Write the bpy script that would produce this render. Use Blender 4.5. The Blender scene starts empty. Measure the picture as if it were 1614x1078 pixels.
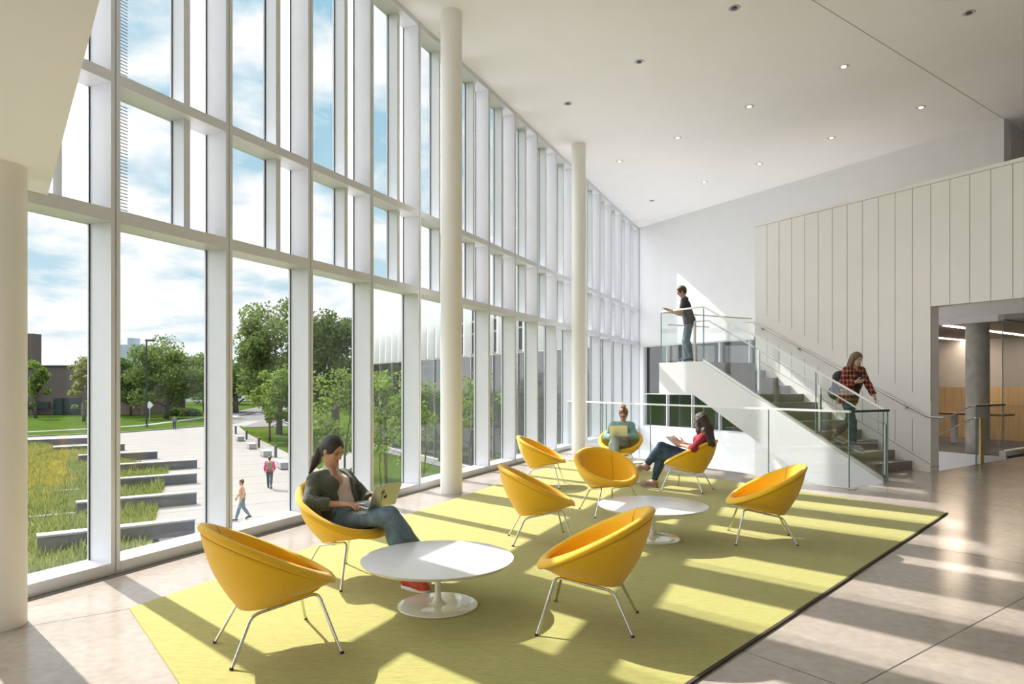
import bpy, math, random
import numpy as np
from mathutils import Vector, Matrix
PI = math.pi
random.seed(7); RNG = np.random.default_rng(7)
scene = bpy.context.scene
COL = scene.collection
# ------------------------------------------------------------------ frames
F_PX = 1076.0; HZ = 606.0; CX = 807.0; EYE = 1.6
def gp(px, py, z=0.0):                       # where the line of sight through a pixel meets height z
    Y = F_PX*(EYE-z)/(py-HZ); return Vector(((px-CX)/F_PX*Y, Y, z))
def at(px, Y, z=0.0): return Vector(((px-CX)/F_PX*Y, Y, z))
D2 = Vector((.4993, -.8665, 0)); NN = Vector((.8665, .4993, 0))      # along the stair wall / towards it
def SO(s, o, z=0.0): return D2*s + NN*o + Vector((0, 0, z))
P0 = Vector((-3.629, 5.124, 0)); D1 = Vector((.3938, .9192, 0)); N1 = Vector((.9192, -.3938, 0))
def CW(t, e=0.0, z=0.0): return P0 + D1*t - N1*e + Vector((0, 0, z)) # along glass wall, outwards
CW_ANG = math.atan2(D1.y, D1.x)
SO_ANG = math.atan2(D2.y, D2.x)
# ------------------------------------------------------------------ materials
def new_mat(name):
    m = bpy.data.materials.new(name); m.use_nodes = True
    nt = m.node_tree; nt.nodes.clear()
    out = nt.nodes.new('ShaderNodeOutputMaterial')
    return m, nt, out
def N(nt, typ, **kw):
    n = nt.nodes.new(typ)
    for k, v in kw.items():
        if k.startswith('i_'): n.inputs[k[2:].replace('_', ' ')].default_value = v
        else: setattr(n, k, v)
    return n
def c4(c): return (c[0], c[1], c[2], 1.0)
def srgb(r, g, b):
    f = lambda v: (v/255/12.92) if v/255 <= .04045 else ((v/255+.055)/1.055)**2.4
    return (f(r), f(g), f(b))
def mat(name, col, rough=.5, metal=0.0, col2=None, scale=6.0, stretch=(1, 1, 1), bump=0.0, bscale=None, coat=0.0, detail=4.0, sheen=0.0, spec=.5, trans=None):
    m, nt, out = new_mat(name)
    p = N(nt, 'ShaderNodeBsdfPrincipled')
    p.inputs['Base Color'].default_value = c4(col); p.inputs['Roughness'].default_value = rough
    p.inputs['Metallic'].default_value = metal; p.inputs['Specular IOR Level'].default_value = spec
    if coat: p.inputs['Coat Weight'].default_value = coat; p.inputs['Coat Roughness'].default_value = .06
    if sheen: p.inputs['Sheen Weight'].default_value = sheen
    L = nt.links.new
    if col2 is not None or bump:
        tc = N(nt, 'ShaderNodeTexCoord'); mp = N(nt, 'ShaderNodeMapping'); mp.inputs['Scale'].default_value = stretch
        L(tc.outputs['Object'], mp.inputs['Vector'])
        nz = N(nt, 'ShaderNodeTexNoise'); nz.inputs['Scale'].default_value = scale; nz.inputs['Detail'].default_value = detail
        L(mp.outputs['Vector'], nz.inputs['Vector'])
        if col2 is not None:
            r = N(nt, 'ShaderNodeValToRGB'); r.color_ramp.elements[0].position = .3; r.color_ramp.elements[1].position = .7
            r.color_ramp.elements[0].color = c4(col); r.color_ramp.elements[1].color = c4(col2)
            L(nz.outputs['Fac'], r.inputs['Fac']); L(r.outputs['Color'], p.inputs['Base Color'])
        if bump:
            nb = N(nt, 'ShaderNodeTexNoise'); nb.inputs['Scale'].default_value = bscale or scale; nb.inputs['Detail'].default_value = 3
            L(mp.outputs['Vector'], nb.inputs['Vector'])
            b = N(nt, 'ShaderNodeBump'); b.inputs['Strength'].default_value = bump; b.inputs['Distance'].default_value = .01
            L(nb.outputs['Fac'], b.inputs['Height']); L(b.outputs['Normal'], p.inputs['Normal'])
    if trans:
        tr = N(nt, 'ShaderNodeBsdfTranslucent'); tr.inputs['Color'].default_value = c4(trans[0])
        mx = N(nt, 'ShaderNodeMixShader'); mx.inputs[0].default_value = trans[1]
        L(p.outputs[0], mx.inputs[1]); L(tr.outputs[0], mx.inputs[2]); L(mx.outputs[0], out.inputs[0])
    else: L(p.outputs[0], out.inputs[0])
    return m
def glass_mat(name, tint=(.96, .98, .97), f0=.04, power=5.0, rough=0.0, fmax=.96):
    m, nt, out = new_mat(name); L = nt.links.new
    g = N(nt, 'ShaderNodeNewGeometry')
    d = N(nt, 'ShaderNodeVectorMath', operation='DOT_PRODUCT'); L(g.outputs['Normal'], d.inputs[0]); L(g.outputs['Incoming'], d.inputs[1])
    a = N(nt, 'ShaderNodeMath', operation='ABSOLUTE'); L(d.outputs['Value'], a.inputs[0])
    s = N(nt, 'ShaderNodeMath', operation='SUBTRACT'); s.inputs[0].default_value = 1; L(a.outputs[0], s.inputs[1])
    pw = N(nt, 'ShaderNodeMath', operation='POWER'); pw.inputs[1].default_value = power; L(s.outputs[0], pw.inputs[0])
    ma = N(nt, 'ShaderNodeMath', operation='MULTIPLY_ADD'); ma.inputs[1].default_value = fmax-f0; ma.inputs[2].default_value = f0; L(pw.outputs[0], ma.inputs[0])
    t = N(nt, 'ShaderNodeBsdfTransparent'); t.inputs[0].default_value = c4(tint)
    gl = N(nt, 'ShaderNodeBsdfGlossy'); gl.inputs['Roughness'].default_value = rough
    mx = N(nt, 'ShaderNodeMixShader'); L(ma.outputs[0], mx.inputs[0]); L(t.outputs[0], mx.inputs[1]); L(gl.outputs[0], mx.inputs[2]); L(mx.outputs[0], out.inputs[0])
    return m
def emit_mat(name, col, strength):
    m, nt, out = new_mat(name)
    e = N(nt, 'ShaderNodeEmission'); e.inputs[0].default_value = c4(col); e.inputs[1].default_value = strength
    nt.links.new(e.outputs[0], out.inputs[0]); return m
M = {}
# ------------------------------------------------------------------ mesh builder
class MB:
    def __init__(s): s.v = []; s.f = []; s.m = []; s.cur = 0
    def quadmesh(s, vs, fs):
        b = len(s.v); s.v.extend([tuple(v) for v in vs]); s.f.extend([tuple(i+b for i in f) for f in fs]); s.m.extend([s.cur]*len(fs)); return s
    def box(s, x0, x1, y0, y1, z0, z1, fn=None):
        vs = [(x, y, z) for z in (z0, z1) for (x, y) in ((x0, y0), (x1, y0), (x1, y1), (x0, y1))]
        if fn: vs = [tuple(fn(*v)) for v in vs]
        return s.quadmesh(vs, [(3, 2, 1, 0), (4, 5, 6, 7), (0, 1, 5, 4), (1, 2, 6, 5), (2, 3, 7, 6), (3, 0, 4, 7)])
    def prism(s, pts, z0, z1, fn=None):      # polygon (ccw) extruded along the third axis
        n = len(pts); vs = [(p[0], p[1], z0) for p in pts] + [(p[0], p[1], z1) for p in pts]
        if fn: vs = [tuple(fn(*v)) for v in vs]
        return s.quadmesh(vs, [tuple(range(n-1, -1, -1)), tuple(range(n, 2*n))] + [(i, (i+1) % n, n+(i+1) % n, n+i) for i in range(n)])
    def tube(s, pts, r, n=10, caps=True, closed=False):
        pts = [Vector(p) for p in pts]; k = len(pts); rr = r if isinstance(r, (list, tuple)) else [r]*k
        rings = []; prev = None
        for i in range(k):
            if closed: t = pts[(i+1) % k]-pts[i-1]
            else: t = pts[min(i+1, k-1)]-pts[max(i-1, 0)]
            if t.length < 1e-9: t = Vector((0, 0, 1))
            t.normalize()
            if prev is None: u = t.orthogonal().normalized()
            else:
                u = prev-t*prev.dot(t)
                u = u.normalized() if u.length > 1e-6 else t.orthogonal().normalized()
            prev = u; w = t.cross(u)
            rings.append([pts[i]+(u*math.cos(2*PI*j/n)+w*math.sin(2*PI*j/n))*rr[i] for j in range(n)])
        vs = [v for ring in rings for v in ring]; fs = []
        for i in range(k if closed else k-1):
            a = i*n; b = ((i+1) % k)*n
            for j in range(n): fs.append((a+j, a+(j+1) % n, b+(j+1) % n, b+j))
        if caps and not closed: fs.append(tuple(range(n-1, -1, -1))); fs.append(tuple(range((k-1)*n, k*n)))
        return s.quadmesh(vs, fs)
    def lathe(s, prof, n=48, c=(0, 0, 0)):
        vs = []; fs = []; k = len(prof)
        for (r, z) in prof:
            for j in range(n):
                a = 2*PI*j/n; vs.append((c[0]+r*math.cos(a), c[1]+r*math.sin(a), c[2]+z))
        for i in range(k-1):
            for j in range(n): fs.append((i*n+j, i*n+(j+1) % n, (i+1)*n+(j+1) % n, (i+1)*n+j))
        fs.append(tuple(range(n-1, -1, -1))); fs.append(tuple(range((k-1)*n, k*n)))
        return s.quadmesh(vs, fs)
    def ell(s, c, r, n=14, rot=None):
        vs = []; fs = []; m = n//2
        for i in range(m+1):
            th = PI*i/m
            for j in range(n):
                a = 2*PI*j/n; p = Vector((r[0]*math.sin(th)*math.cos(a), r[1]*math.sin(th)*math.sin(a), r[2]*math.cos(th)))
                if rot: p = rot @ p
                vs.append(Vector(c)+p)
        for i in range(m):
            for j in range(n): fs.append((i*n+j, (i+1)*n+j, (i+1)*n+(j+1) % n, i*n+(j+1) % n))
        return s.quadmesh(vs, fs)
    def build(s, name, mats, parent=None, smooth=False, bevel=0.0, weld=False):
        me = bpy.data.meshes.new(name); me.from_pydata(s.v, [], s.f); me.update()
        if not isinstance(mats, (list, tuple)): mats = [mats]
        for m in mats: me.materials.append(m)
        if len(mats) > 1: me.polygons.foreach_set('material_index', s.m)
        if smooth:
            me.polygons.foreach_set('use_smooth', [True]*len(me.polygons))
            if smooth != 'all':
                try: me.set_sharp_from_angle(angle=math.radians(40))
                except Exception: pass
        o = bpy.data.objects.new(name, me); COL.objects.link(o)
        if parent is not None: o.parent = parent
        if bevel:
            b = o.modifiers.new('b', 'BEVEL'); b.width = bevel; b.segments = 2; b.limit_method = 'ANGLE'
        return o
def np_obj(name, V, Fq, m, parent=None, smooth=True):
    me = bpy.data.meshes.new(name); nv = len(V); nf = len(Fq); k = Fq.shape[1]
    me.vertices.add(nv); me.vertices.foreach_set('co', V.astype(np.float32).ravel())
    me.loops.add(nf*k); me.loops.foreach_set('vertex_index', Fq.astype(np.int32).ravel())
    me.polygons.add(nf); me.polygons.foreach_set('loop_start', np.arange(0, nf*k, k, dtype=np.int32))
    me.polygons.foreach_set('loop_total', np.full(nf, k, dtype=np.int32))
    me.polygons.foreach_set('use_smooth', np.full(nf, smooth, dtype=bool))
    me.update(calc_edges=True); me.validate()
    for q in (m if isinstance(m, (list, tuple)) else [m]): me.materials.append(q)
    o = bpy.data.objects.new(name, me); COL.objects.link(o)
    if parent is not None: o.parent = parent
    return o
def tag(o, label, cat, group=None, kind=None):
    o['label'] = label; o['category'] = cat
    if group: o['group'] = group
    if kind: o['kind'] = kind
    return o
def empty(name, loc, rz=0.0):
    o = bpy.data.objects.new(name, None); COL.objects.link(o); o.location = loc; o.rotation_euler = (0, 0, rz); o.empty_display_size = .1
    return o
def struct(o, label=None, cat=None):
    o['kind'] = 'structure'
    if label: o['label'] = label
    if cat: o['category'] = cat
    return o
def copy_tree(o, parent=None):
    kids = [c for c in bpy.data.objects if c.parent == o]
    c = o.copy(); COL.objects.link(c)
    if parent is not None: c.parent = parent
    for k in kids: copy_tree(k, c)
    return c
def bend(pts, r, seg=6):                      # polyline with rounded corners
    pts = [Vector(p) for p in pts]; out = [pts[0]]
    for i in range(1, len(pts)-1):
        a, b, c = pts[i-1], pts[i], pts[i+1]
        u = (a-b).normalized(); w = (c-b).normalized(); d = min(r, (a-b).length*.45, (c-b).length*.45)
        p = b+u*d; q = b+w*d
        for j in range(seg+1):
            t = j/seg; out.append(p*(1-t)**2+b*2*t*(1-t)+q*t*t)
    out.append(pts[-1]); return out
# ------------------------------------------------------------------ organic bodies: blended round cones meshed on a grid
class Body:
    def __init__(s): s.pr = []; s.cuts = []
    def cap(s, a, b, ra, rb=None, k=.03): s.pr.append(('c', Vector(a), Vector(b), ra, ra if rb is None else rb, k, 1)); return s
    def ell(s, c, r, axes=None, k=.03, sign=1): s.pr.append(('e', Vector(c), r, axes, None, k, sign)); return s
    def sub(s, a, b, ra, rb=None, k=.008): s.pr.append(('c', Vector(a), Vector(b), ra, ra if rb is None else rb, k, -1)); return s
    def cut(s, p, n, R): s.cuts.append((Vector(p), Vector(n).normalized(), R)); return s
    def mesh(s, name, h, m, parent=None, noise=0.0, nfreq=25.0):
        lo = np.full(3, 1e9); hi = -lo
        for q in s.pr:
            if q[6] < 0: continue
            if q[0] == 'c':
                for p, r in ((q[1], q[3]), (q[2], q[4])): lo = np.minimum(lo, np.array(p)-r); hi = np.maximum(hi, np.array(p)+r)
            else: r = max(q[2]); lo = np.minimum(lo, np.array(q[1])-r); hi = np.maximum(hi, np.array(q[1])+r)
        lo -= 3*h; hi += 3*h
        n = np.ceil((hi-lo)/h).astype(int)+1
        G = np.full(n, 9.0, dtype=np.float32)
        ax = [lo[i]+h*np.arange(n[i]) for i in range(3)]
        for q in s.pr:
            mg = q[5]+.03
            if q[0] == 'c': pts = [(np.array(q[1]), q[3]), (np.array(q[2]), q[4])]
            else: pts = [(np.array(q[1]), max(q[2]))]
            a = np.min([p-r for p, r in pts], axis=0)-mg; b = np.max([p+r for p, r in pts], axis=0)+mg
            i0 = np.clip(np.floor((a-lo)/h).astype(int), 0, n-1); i1 = np.clip(np.ceil((b-lo)/h).astype(int)+1, 1, n)
            if np.any(i1 <= i0): continue
            sl = tuple(slice(i0[i], i1[i]) for i in range(3))
            X = ax[0][sl[0]][:, None, None]; Y = ax[1][sl[1]][None, :, None]; Z = ax[2][sl[2]][None, None, :]
            if q[0] == 'c':
                A, B = q[1], q[2]; ba = B-A; L2 = max(ba.length_squared, 1e-12)
                px, py, pz = X-A.x, Y-A.y, Z-A.z
                t = np.clip((px*ba.x+py*ba.y+pz*ba.z)/L2, 0, 1)
                d = np.sqrt((px-ba.x*t)**2+(py-ba.y*t)**2+(pz-ba.z*t)**2)-(q[3]+(q[4]-q[3])*t)
            else:
                C, r, axes = q[1], q[2], q[3]; px, py, pz = X-C.x, Y-C.y, Z-C.z
                if axes: e = [px*w.x+py*w.y+pz*w.z for w in axes]
                else: e = [px, py, pz]
                k0 = np.sqrt((e[0]/r[0])**2+(e[1]/r[1])**2+(e[2]/r[2])**2); k1 = np.sqrt((e[0]/r[0]**2)**2+(e[1]/r[1]**2)**2+(e[2]/r[2]**2)**2)+1e-9
                d = k0*(k0-1)/k1
            g = G[sl]; k = q[5]
            if q[6] > 0: hh = np.maximum(k-np.abs(g-d), 0)/k; G[sl] = np.minimum(g, d)-hh*hh*k*.25
            else: hh = np.maximum(k-np.abs(g+d), 0)/k; G[sl] = np.maximum(g, -d)+hh*hh*k*.25
        X, Y, Z = ax[0][:, None, None], ax[1][None, :, None], ax[2][None, None, :]
        for (p, nn, R) in s.cuts:
            d = (X-p.x)*nn.x+(Y-p.y)*nn.y+(Z-p.z)*nn.z
            near = ((X-p.x)**2+(Y-p.y)**2+(Z-p.z)**2) < R*R
            G = np.where(near, np.maximum(G, d), G)
        if noise:
            w = np.sin(X*nfreq+1.3*np.sin(Z*nfreq*.7+Y*nfreq*.4))*np.sin(Z*nfreq*1.15+1.7*np.sin(X*nfreq*.5))*np.sin(Y*nfreq*.9+.6+np.sin(Z*nfreq*.6))
            G = G+noise*w
        V, Q = nets(G, lo, h)
        o = np_obj(name, V, Q, m, parent)
        return o
def nets(G, lo, h):
    S = G < 0
    n = np.array(G.shape); c = n-1
    corners = [(i, j, k) for i in (0, 1) for j in (0, 1) for k in (0, 1)]
    cnt = sum(S[i:c[0]+i, j:c[1]+j, k:c[2]+k].astype(np.int8) for i, j, k in corners)
    act = (cnt > 0) & (cnt < 8)
    idx = np.full(act.shape, -1, dtype=np.int64); I = np.argwhere(act); idx[act] = np.arange(len(I))
    acc = np.zeros((len(I), 3)); w = np.zeros(len(I))
    for a in corners:
        for ax in range(3):
            if a[ax]: continue
            b = list(a); b[ax] = 1
            ga = G[I[:, 0]+a[0], I[:, 1]+a[1], I[:, 2]+a[2]]; gb = G[I[:, 0]+b[0], I[:, 1]+b[1], I[:, 2]+b[2]]
            x = (ga < 0) != (gb < 0)
            t = np.where(x, ga/np.where(x, ga-gb, 1), 0)
            p = np.tile(np.array(a, float), (len(I), 1)); p[:, ax] += t
            acc[x] += p[x]; w[x] += 1
    V = lo+h*(I+acc/np.maximum(w, 1)[:, None])
    quads = []
    for ax in range(3):
        u, v = (ax+1) % 3, (ax+2) % 3
        sl0 = [slice(1, -1)]*3; sl0[ax] = slice(0, -1); sl1 = [slice(1, -1)]*3; sl1[ax] = slice(1, None)
        A = S[tuple(sl0)]; B = S[tuple(sl1)]
        for (mask, flip) in ((A & ~B, False), (~A & B, True)):
            E = np.argwhere(mask)
            if not len(E): continue
            off = np.ones(3, int); off[ax] = 0; E = E+off
            def cell(du, dv):
                e = E.copy(); e[:, u] += du; e[:, v] += dv; return idx[e[:, 0], e[:, 1], e[:, 2]]
            q = np.stack([cell(-1, -1), cell(0, -1), cell(0, 0), cell(-1, 0)], 1)
            if flip: q = q[:, ::-1]
            quads.append(q)
    Q = np.concatenate(quads); Q = Q[(Q >= 0).all(1)]
    return V, Q
# ================================================================== materials
M['white_wall'] = mat('white_wall', (.76, .755, .765), .6, col2=(.78, .775, .785), scale=3)
M['ceiling'] = mat('ceiling_paint', (.88, .865, .87), .7, col2=(.90, .885, .89), scale=2)
M['panel'] = mat('panel_paint', (.89, .87, .85), .5, col2=(.91, .89, .87), scale=2)
M['joint'] = mat('panel_joint', (.42, .40, .35), .7, col2=(.45, .43, .38), scale=4)
M['metal_white'] = mat('white_metal', (.665, .675, .71), .38, col2=(.685, .695, .73), scale=8)
M['metal_beige'] = mat('beige_metal', (.60, .57, .49), .4, col2=(.63, .60, .52), scale=8)
M['gasket'] = mat('dark_gasket', (.02, .022, .025), .5)
M['column'] = mat('column_paint', (.84, .815, .77), .55, col2=(.86, .835, .79), scale=4)
M['glass'] = glass_mat('window_glass', (.97, .975, .975), .03)
M['rail_glass'] = glass_mat('rail_glass', (.96, .975, .97), .04)
M['glass_edge'] = mat('glass_edge', (.16, .27, .26), .12, col2=(.20, .32, .30), scale=20)
M['frit'] = mat('frit_glass', (.78, .80, .81), .3, col2=(.80, .82, .83), scale=15, trans=((.92, .92, .94), .7))
M['steel'] = mat('brushed_steel', (.52, .52, .50), .28, metal=1.0, col2=(.55, .55, .53), scale=30, stretch=(1, 1, 8))
M['rail_white'] = mat('pale_rail', (.80, .80, .79), .3, col2=(.84, .84, .83), scale=20)
M['rail_dark'] = mat('dark_rail', (.05, .05, .05), .35, col2=(.07, .065, .06), scale=20)
M['stair'] = mat('stair_tread', (.20, .18, .155), .4, col2=(.24, .215, .185), scale=5, bump=.05)
M['carpet'] = mat('grey_carpet', (.10, .098, .095), .95, col2=(.14, .136, .13), scale=60, bump=.4)
M['concrete'] = mat('raw_concrete', (.36, .35, .31), .75, col2=(.50, .48, .43), scale=4, bump=.2, bscale=25, detail=8)
M['wood'] = mat('oak_panel', (.66, .46, .24), .45, col2=(.74, .54, .31), scale=5, stretch=(6, 6, .5))
M['wood_dark'] = mat('dark_wood', (.10, .055, .03), .3, col2=(.14, .08, .045), scale=5, stretch=(.6, .6, 6))
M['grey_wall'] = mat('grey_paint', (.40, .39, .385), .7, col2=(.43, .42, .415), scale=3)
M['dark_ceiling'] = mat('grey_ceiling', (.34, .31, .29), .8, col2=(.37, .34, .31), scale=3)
M['black'] = mat('matt_black', (.012, .012, .013), .5, col2=(.02, .02, .02), scale=10)
M['slot'] = emit_mat('light_slot', (1, .80, .60), 30.0)
M['lamp'] = emit_mat('lamp_glow', (1, .80, .58), 1.6)
M['dark_glass'] = mat('dark_glass', (.012, .014, .014), .03, col2=(.02, .022, .02), scale=1.5, spec=.9)
def floor_mat():
    m, nt, out = new_mat('polished_concrete'); L = nt.links.new
    p = N(nt, 'ShaderNodeBsdfPrincipled'); tc = N(nt, 'ShaderNodeTexCoord')
    n1 = N(nt, 'ShaderNodeTexNoise', i_Scale=.8, i_Detail=8.0, i_Roughness=.6); n2 = N(nt, 'ShaderNodeTexNoise', i_Scale=14.0, i_Detail=6.0)
    L(tc.outputs['Object'], n1.inputs['Vector']); L(tc.outputs['Object'], n2.inputs['Vector'])
    r1 = N(nt, 'ShaderNodeValToRGB'); r1.color_ramp.elements[0].position = .32; r1.color_ramp.elements[1].position = .7
    r1.color_ramp.elements[0].color = c4((.36, .30, .25)); r1.color_ramp.elements[1].color = c4((.48, .415, .36))
    L(n1.outputs['Fac'], r1.inputs['Fac'])
    mx = N(nt, 'ShaderNodeMix', data_type='RGBA', blend_type='MULTIPLY'); mx.inputs[0].default_value = .35
    r2 = N(nt, 'ShaderNodeValToRGB'); r2.color_ramp.elements[0].position = .35; r2.color_ramp.elements[0].color = (.62, .62, .62, 1); r2.color_ramp.elements[1].position = .65
    L(n2.outputs['Fac'], r2.inputs['Fac']); L(r1.outputs[0], mx.inputs[6]); L(r2.outputs[0], mx.inputs[7])
    # saw-cut joints
    sx = N(nt, 'ShaderNodeSeparateXYZ'); L(tc.outputs['Object'], sx.inputs[0])
    def lin(a, b, off):
        m1 = N(nt, 'ShaderNodeMath', operation='MULTIPLY'); m1.inputs[1].default_value = a; L(sx.outputs['X'], m1.inputs[0])
        m2 = N(nt, 'ShaderNodeMath', operation='MULTIPLY_ADD'); m2.inputs[1].default_value = b; L(sx.outputs['Y'], m2.inputs[0]); L(m1.outputs[0], m2.inputs[2])
        m3 = N(nt, 'ShaderNodeMath', operation='ADD'); m3.inputs[1].default_value = off; L(m2.outputs[0], m3.inputs[0])
        m4 = N(nt, 'ShaderNodeMath', operation='WRAP'); m4.inputs[1].default_value = 1.87; m4.inputs[2].default_value = -1.87; L(m3.outputs[0], m4.inputs[0])
        m5 = N(nt, 'ShaderNodeMath', operation='ABSOLUTE'); L(m4.outputs[0], m5.inputs[0])
        m6 = N(nt, 'ShaderNodeMath', operation='LESS_THAN'); m6.inputs[1].default_value = .005; L(m5.outputs[0], m6.inputs[0]); return m6
    j = N(nt, 'ShaderNodeMath', operation='MAXIMUM'); L(lin(.6, -.8, 1.795).outputs[0], j.inputs[0]); L(lin(.8, .6, -3.571).outputs[0], j.inputs[1])
    mj = N(nt, 'ShaderNodeMix', data_type='RGBA'); L(j.outputs[0], mj.inputs[0]); L(mx.outputs[2], mj.inputs[6]); mj.inputs[7].default_value = (.05, .042, .035, 1)
    L(mj.outputs[2], p.inputs['Base Color'])
    rr = N(nt, 'ShaderNodeMapRange'); rr.inputs['To Min'].default_value = .12; rr.inputs['To Max'].default_value = .26; L(n2.outputs['Fac'], rr.inputs['Value']); L(rr.outputs[0], p.inputs['Roughness'])
    p.inputs['Specular IOR Level'].default_value = .5
    L(p.outputs[0], out.inputs[0]); return m
M['floor'] = floor_mat()
# ================================================================== room shell
H = 7.1
def CWs(t, e=0.0):
    p = CW(t, e); return (p.dot(D2), p.dot(NN))
def so_poly(pts, z0, z1): return MB().prism([(SO(a, b).x, SO(a, b).y) for a, b in pts], z0, z1)
EDGE = Vector((.8, .6, 0))
def so_of(v): return (v.dot(D2), v.dot(NN))
JB = SO(-6.99, 13.13)
fe = so_of(JB+EDGE*6.0)
SR = 4.5; OB = -8.6
floor_pts = [CWs(-10.5, -.0), (SR, OB), (SR, 30), (-7.6, 30), fe, (-6.99, 13.13), (-6.99, 12.86), (-7.32, 12.86), (-7.32, 10.84), (-6.55, 10.84), (-6.55, 9.8), CWs(12.98)]
fl = so_poly(floor_pts, -.35, 0.0).build('floor', M['floor']); struct(fl)
for t_ in (0,):
    cpts = [CWs(-10.5, .35), (SR, OB), (SR, 15.86), (-7.15, 15.86), CWs(20.55, 0), CWs(20.55, .35)]
    struct(so_poly([CWs(-10.5, .35), (SR+.2, OB-.2), (SR+.2, 22), (-8.3, 22), (-7.15, 15.86), (-18.6, 15.9), CWs(20.75, .35)], H, H+.4).build('ceiling', M['ceiling']))
# thin shadow joints in the ceiling
a = at(1281, 9.77); b = at(1581, 14.11)
j1 = MB(); d = (b-a).normalized(); n_ = Vector((-d.y, d.x, 0)); a2 = a-d*6
def strip(mb, p, q, w, z0, z1):
    d = (q-p).normalized(); n_ = Vector((-d.y, d.x, 0))*w/2
    return mb.prism([tuple((p-n_)[:2]), tuple((q-n_)[:2]), tuple((q+n_)[:2]), tuple((p+n_)[:2])], z0, z1)
strip(j1, a-d*6, b, .014, H-.003, H+.05); struct(j1.build('trim_1', M['joint']))
# far wall with its low window; goes down to the lower level in the stair well
wf = MB()
def so_box(mb, s0, s1, o0, o1, z0, z1): return mb.box(s0, s1, o0, o1, z0, z1, fn=lambda s, o, z: SO(s, o, z))
FW = 15.857
WS0, WS1, WZ0, WZ1 = -18.36, -11.2, .165, 2.93
so_box(wf, -18.62, -7.15, FW, FW+.3, 3.31, H); so_box(wf, -18.62, -10.9, FW, FW+.3, WZ1, 3.31); so_box(wf, -18.62, -10.9, FW, FW+.3, -4.2, WZ0)
so_box(wf, -18.62, WS0, FW, FW+.3, WZ0, WZ1); so_box(wf, WS1, -10.9, FW, FW+.3, WZ0, WZ1)
struct(wf.build('wall_far', M['white_wall']))
wn = empty('window_24', SO((WS0+WS1)/2, FW+.1, WZ0)); struct(wn, 'dark internal window in the far wall, seen under the stair landing', 'window')
def local(mb, o): 
    mb.v = [tuple(Vector(v)-Vector(o.location)) for v in mb.v]; return mb
so_g = MB(); so_box(so_g, WS0, WS1, FW+.14, FW+.16, WZ0, WZ1); local(so_g, wn).build('glass_pane', M['dark_glass'], wn)
fr = MB()
for s_ in (WS0+.03, -17.2, -16.05, -14.9, -13.75, -12.6, WS1-.03): so_box(fr, s_-.016, s_+.016, FW+.02, FW+.15, WZ0, WZ1)
for z_ in (WZ0+.02, 1.28, WZ1-.02): so_box(fr, WS0, WS1, FW+.02, FW+.15, z_-.014, z_+.014)
local(fr, wn).build('window_frame', M['metal_white'], wn)
# corridor return at the right end of the far wall
cr = MB(); q = SO(-7.15, FW); q2 = q+EDGE*1.3
cr.prism([tuple(q[:2]), tuple((q+Vector((.2, -.25, 0)))[:2]), tuple((q2+Vector((.0, -.02, 0)))[:2]), tuple((q2+Vector((-.2, .25, 0)))[:2])][0:1]+[tuple((q+Vector((.01, 0, 0)))[:2]), tuple((q2+Vector((.01, 0, 0)))[:2]), tuple((q2+Vector((-.2, .3, 0)))[:2]), tuple((q+Vector((-.2, .3, 0)))[:2])][1:], 4.2, H)
struct(cr.build('wall_corridor', M['white_wall']))
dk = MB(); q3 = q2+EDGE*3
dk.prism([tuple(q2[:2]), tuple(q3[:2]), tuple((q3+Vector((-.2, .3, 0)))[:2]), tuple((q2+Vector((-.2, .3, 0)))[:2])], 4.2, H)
struct(dk.build('dark_opening', M['black']))  # black slab, darkness of the corridor opening put into its colour
# stair wall: vertical boards
PW = 12.859
wp = MB()
PT = 5.335
so_box(wp, -10.97, -6.99, PW, PW+.27, -4.2, PT); so_box(wp, -6.99, SR, PW, PW+.27, 3.026, PT)
struct(wp.build('wall_stair', M['panel']))
# board joints as thin reveals (wall pattern)
jt = MB()
def nose(s): return .175+(-7.32-s)*.524
for i in range(40):
    s_ = -6.99-.3305*i if i < 13 else -6.99+.3305*(i-12)
    if s_ < -10.9 or s_ > SR-.1: continue
    if s_ <= -6.95:
        hz = 1.01+(-7.0-s_)*.517
        so_box(jt, s_-.006, s_+.006, PW-.0025, PW+.01, hz+.28, PT-.07)
        if s_ < -7.05: so_box(jt, s_-.006, s_+.006, PW-.0025, PW+.01, nose(s_)+.17, hz-.22)
    else: so_box(jt, s_-.006, s_+.006, PW-.0025, PW+.01, 3.03, PT-.07)
so_box(jt, -10.97, SR, PW-.0025, PW+.01, PT-.075, PT-.063)
struct(jt.build('trim_2', M['joint']))
sk = MB()
for i in range(12):
    s0 = -10.97+.3305*i; s1 = s0+.3305
    pts = [(s0, nose(s0)+.125), (s1, nose(s1)+.125), (s1, nose(s1)+.14), (s0, nose(s0)+.14)]
    sk.prism([(p[0], p[1]) for p in pts], PW-.0025, PW+.01, fn=lambda s, z, o: SO(s, o, z))
struct(sk.build('baseboard_stair', M['joint']))
jb = MB(); so_box(jb, -7.0, -6.985, PW-.003, PW+.275, .085, .095); struct(jb.build('baseboard_jamb', M['joint']))
# upper floor behind the stair wall and its front parapet
struct(so_box(MB(), -10.9, SR, PW+.27, FW-.01, 4.0, 4.2).build('floor_upper', M['ceiling']))
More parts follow.
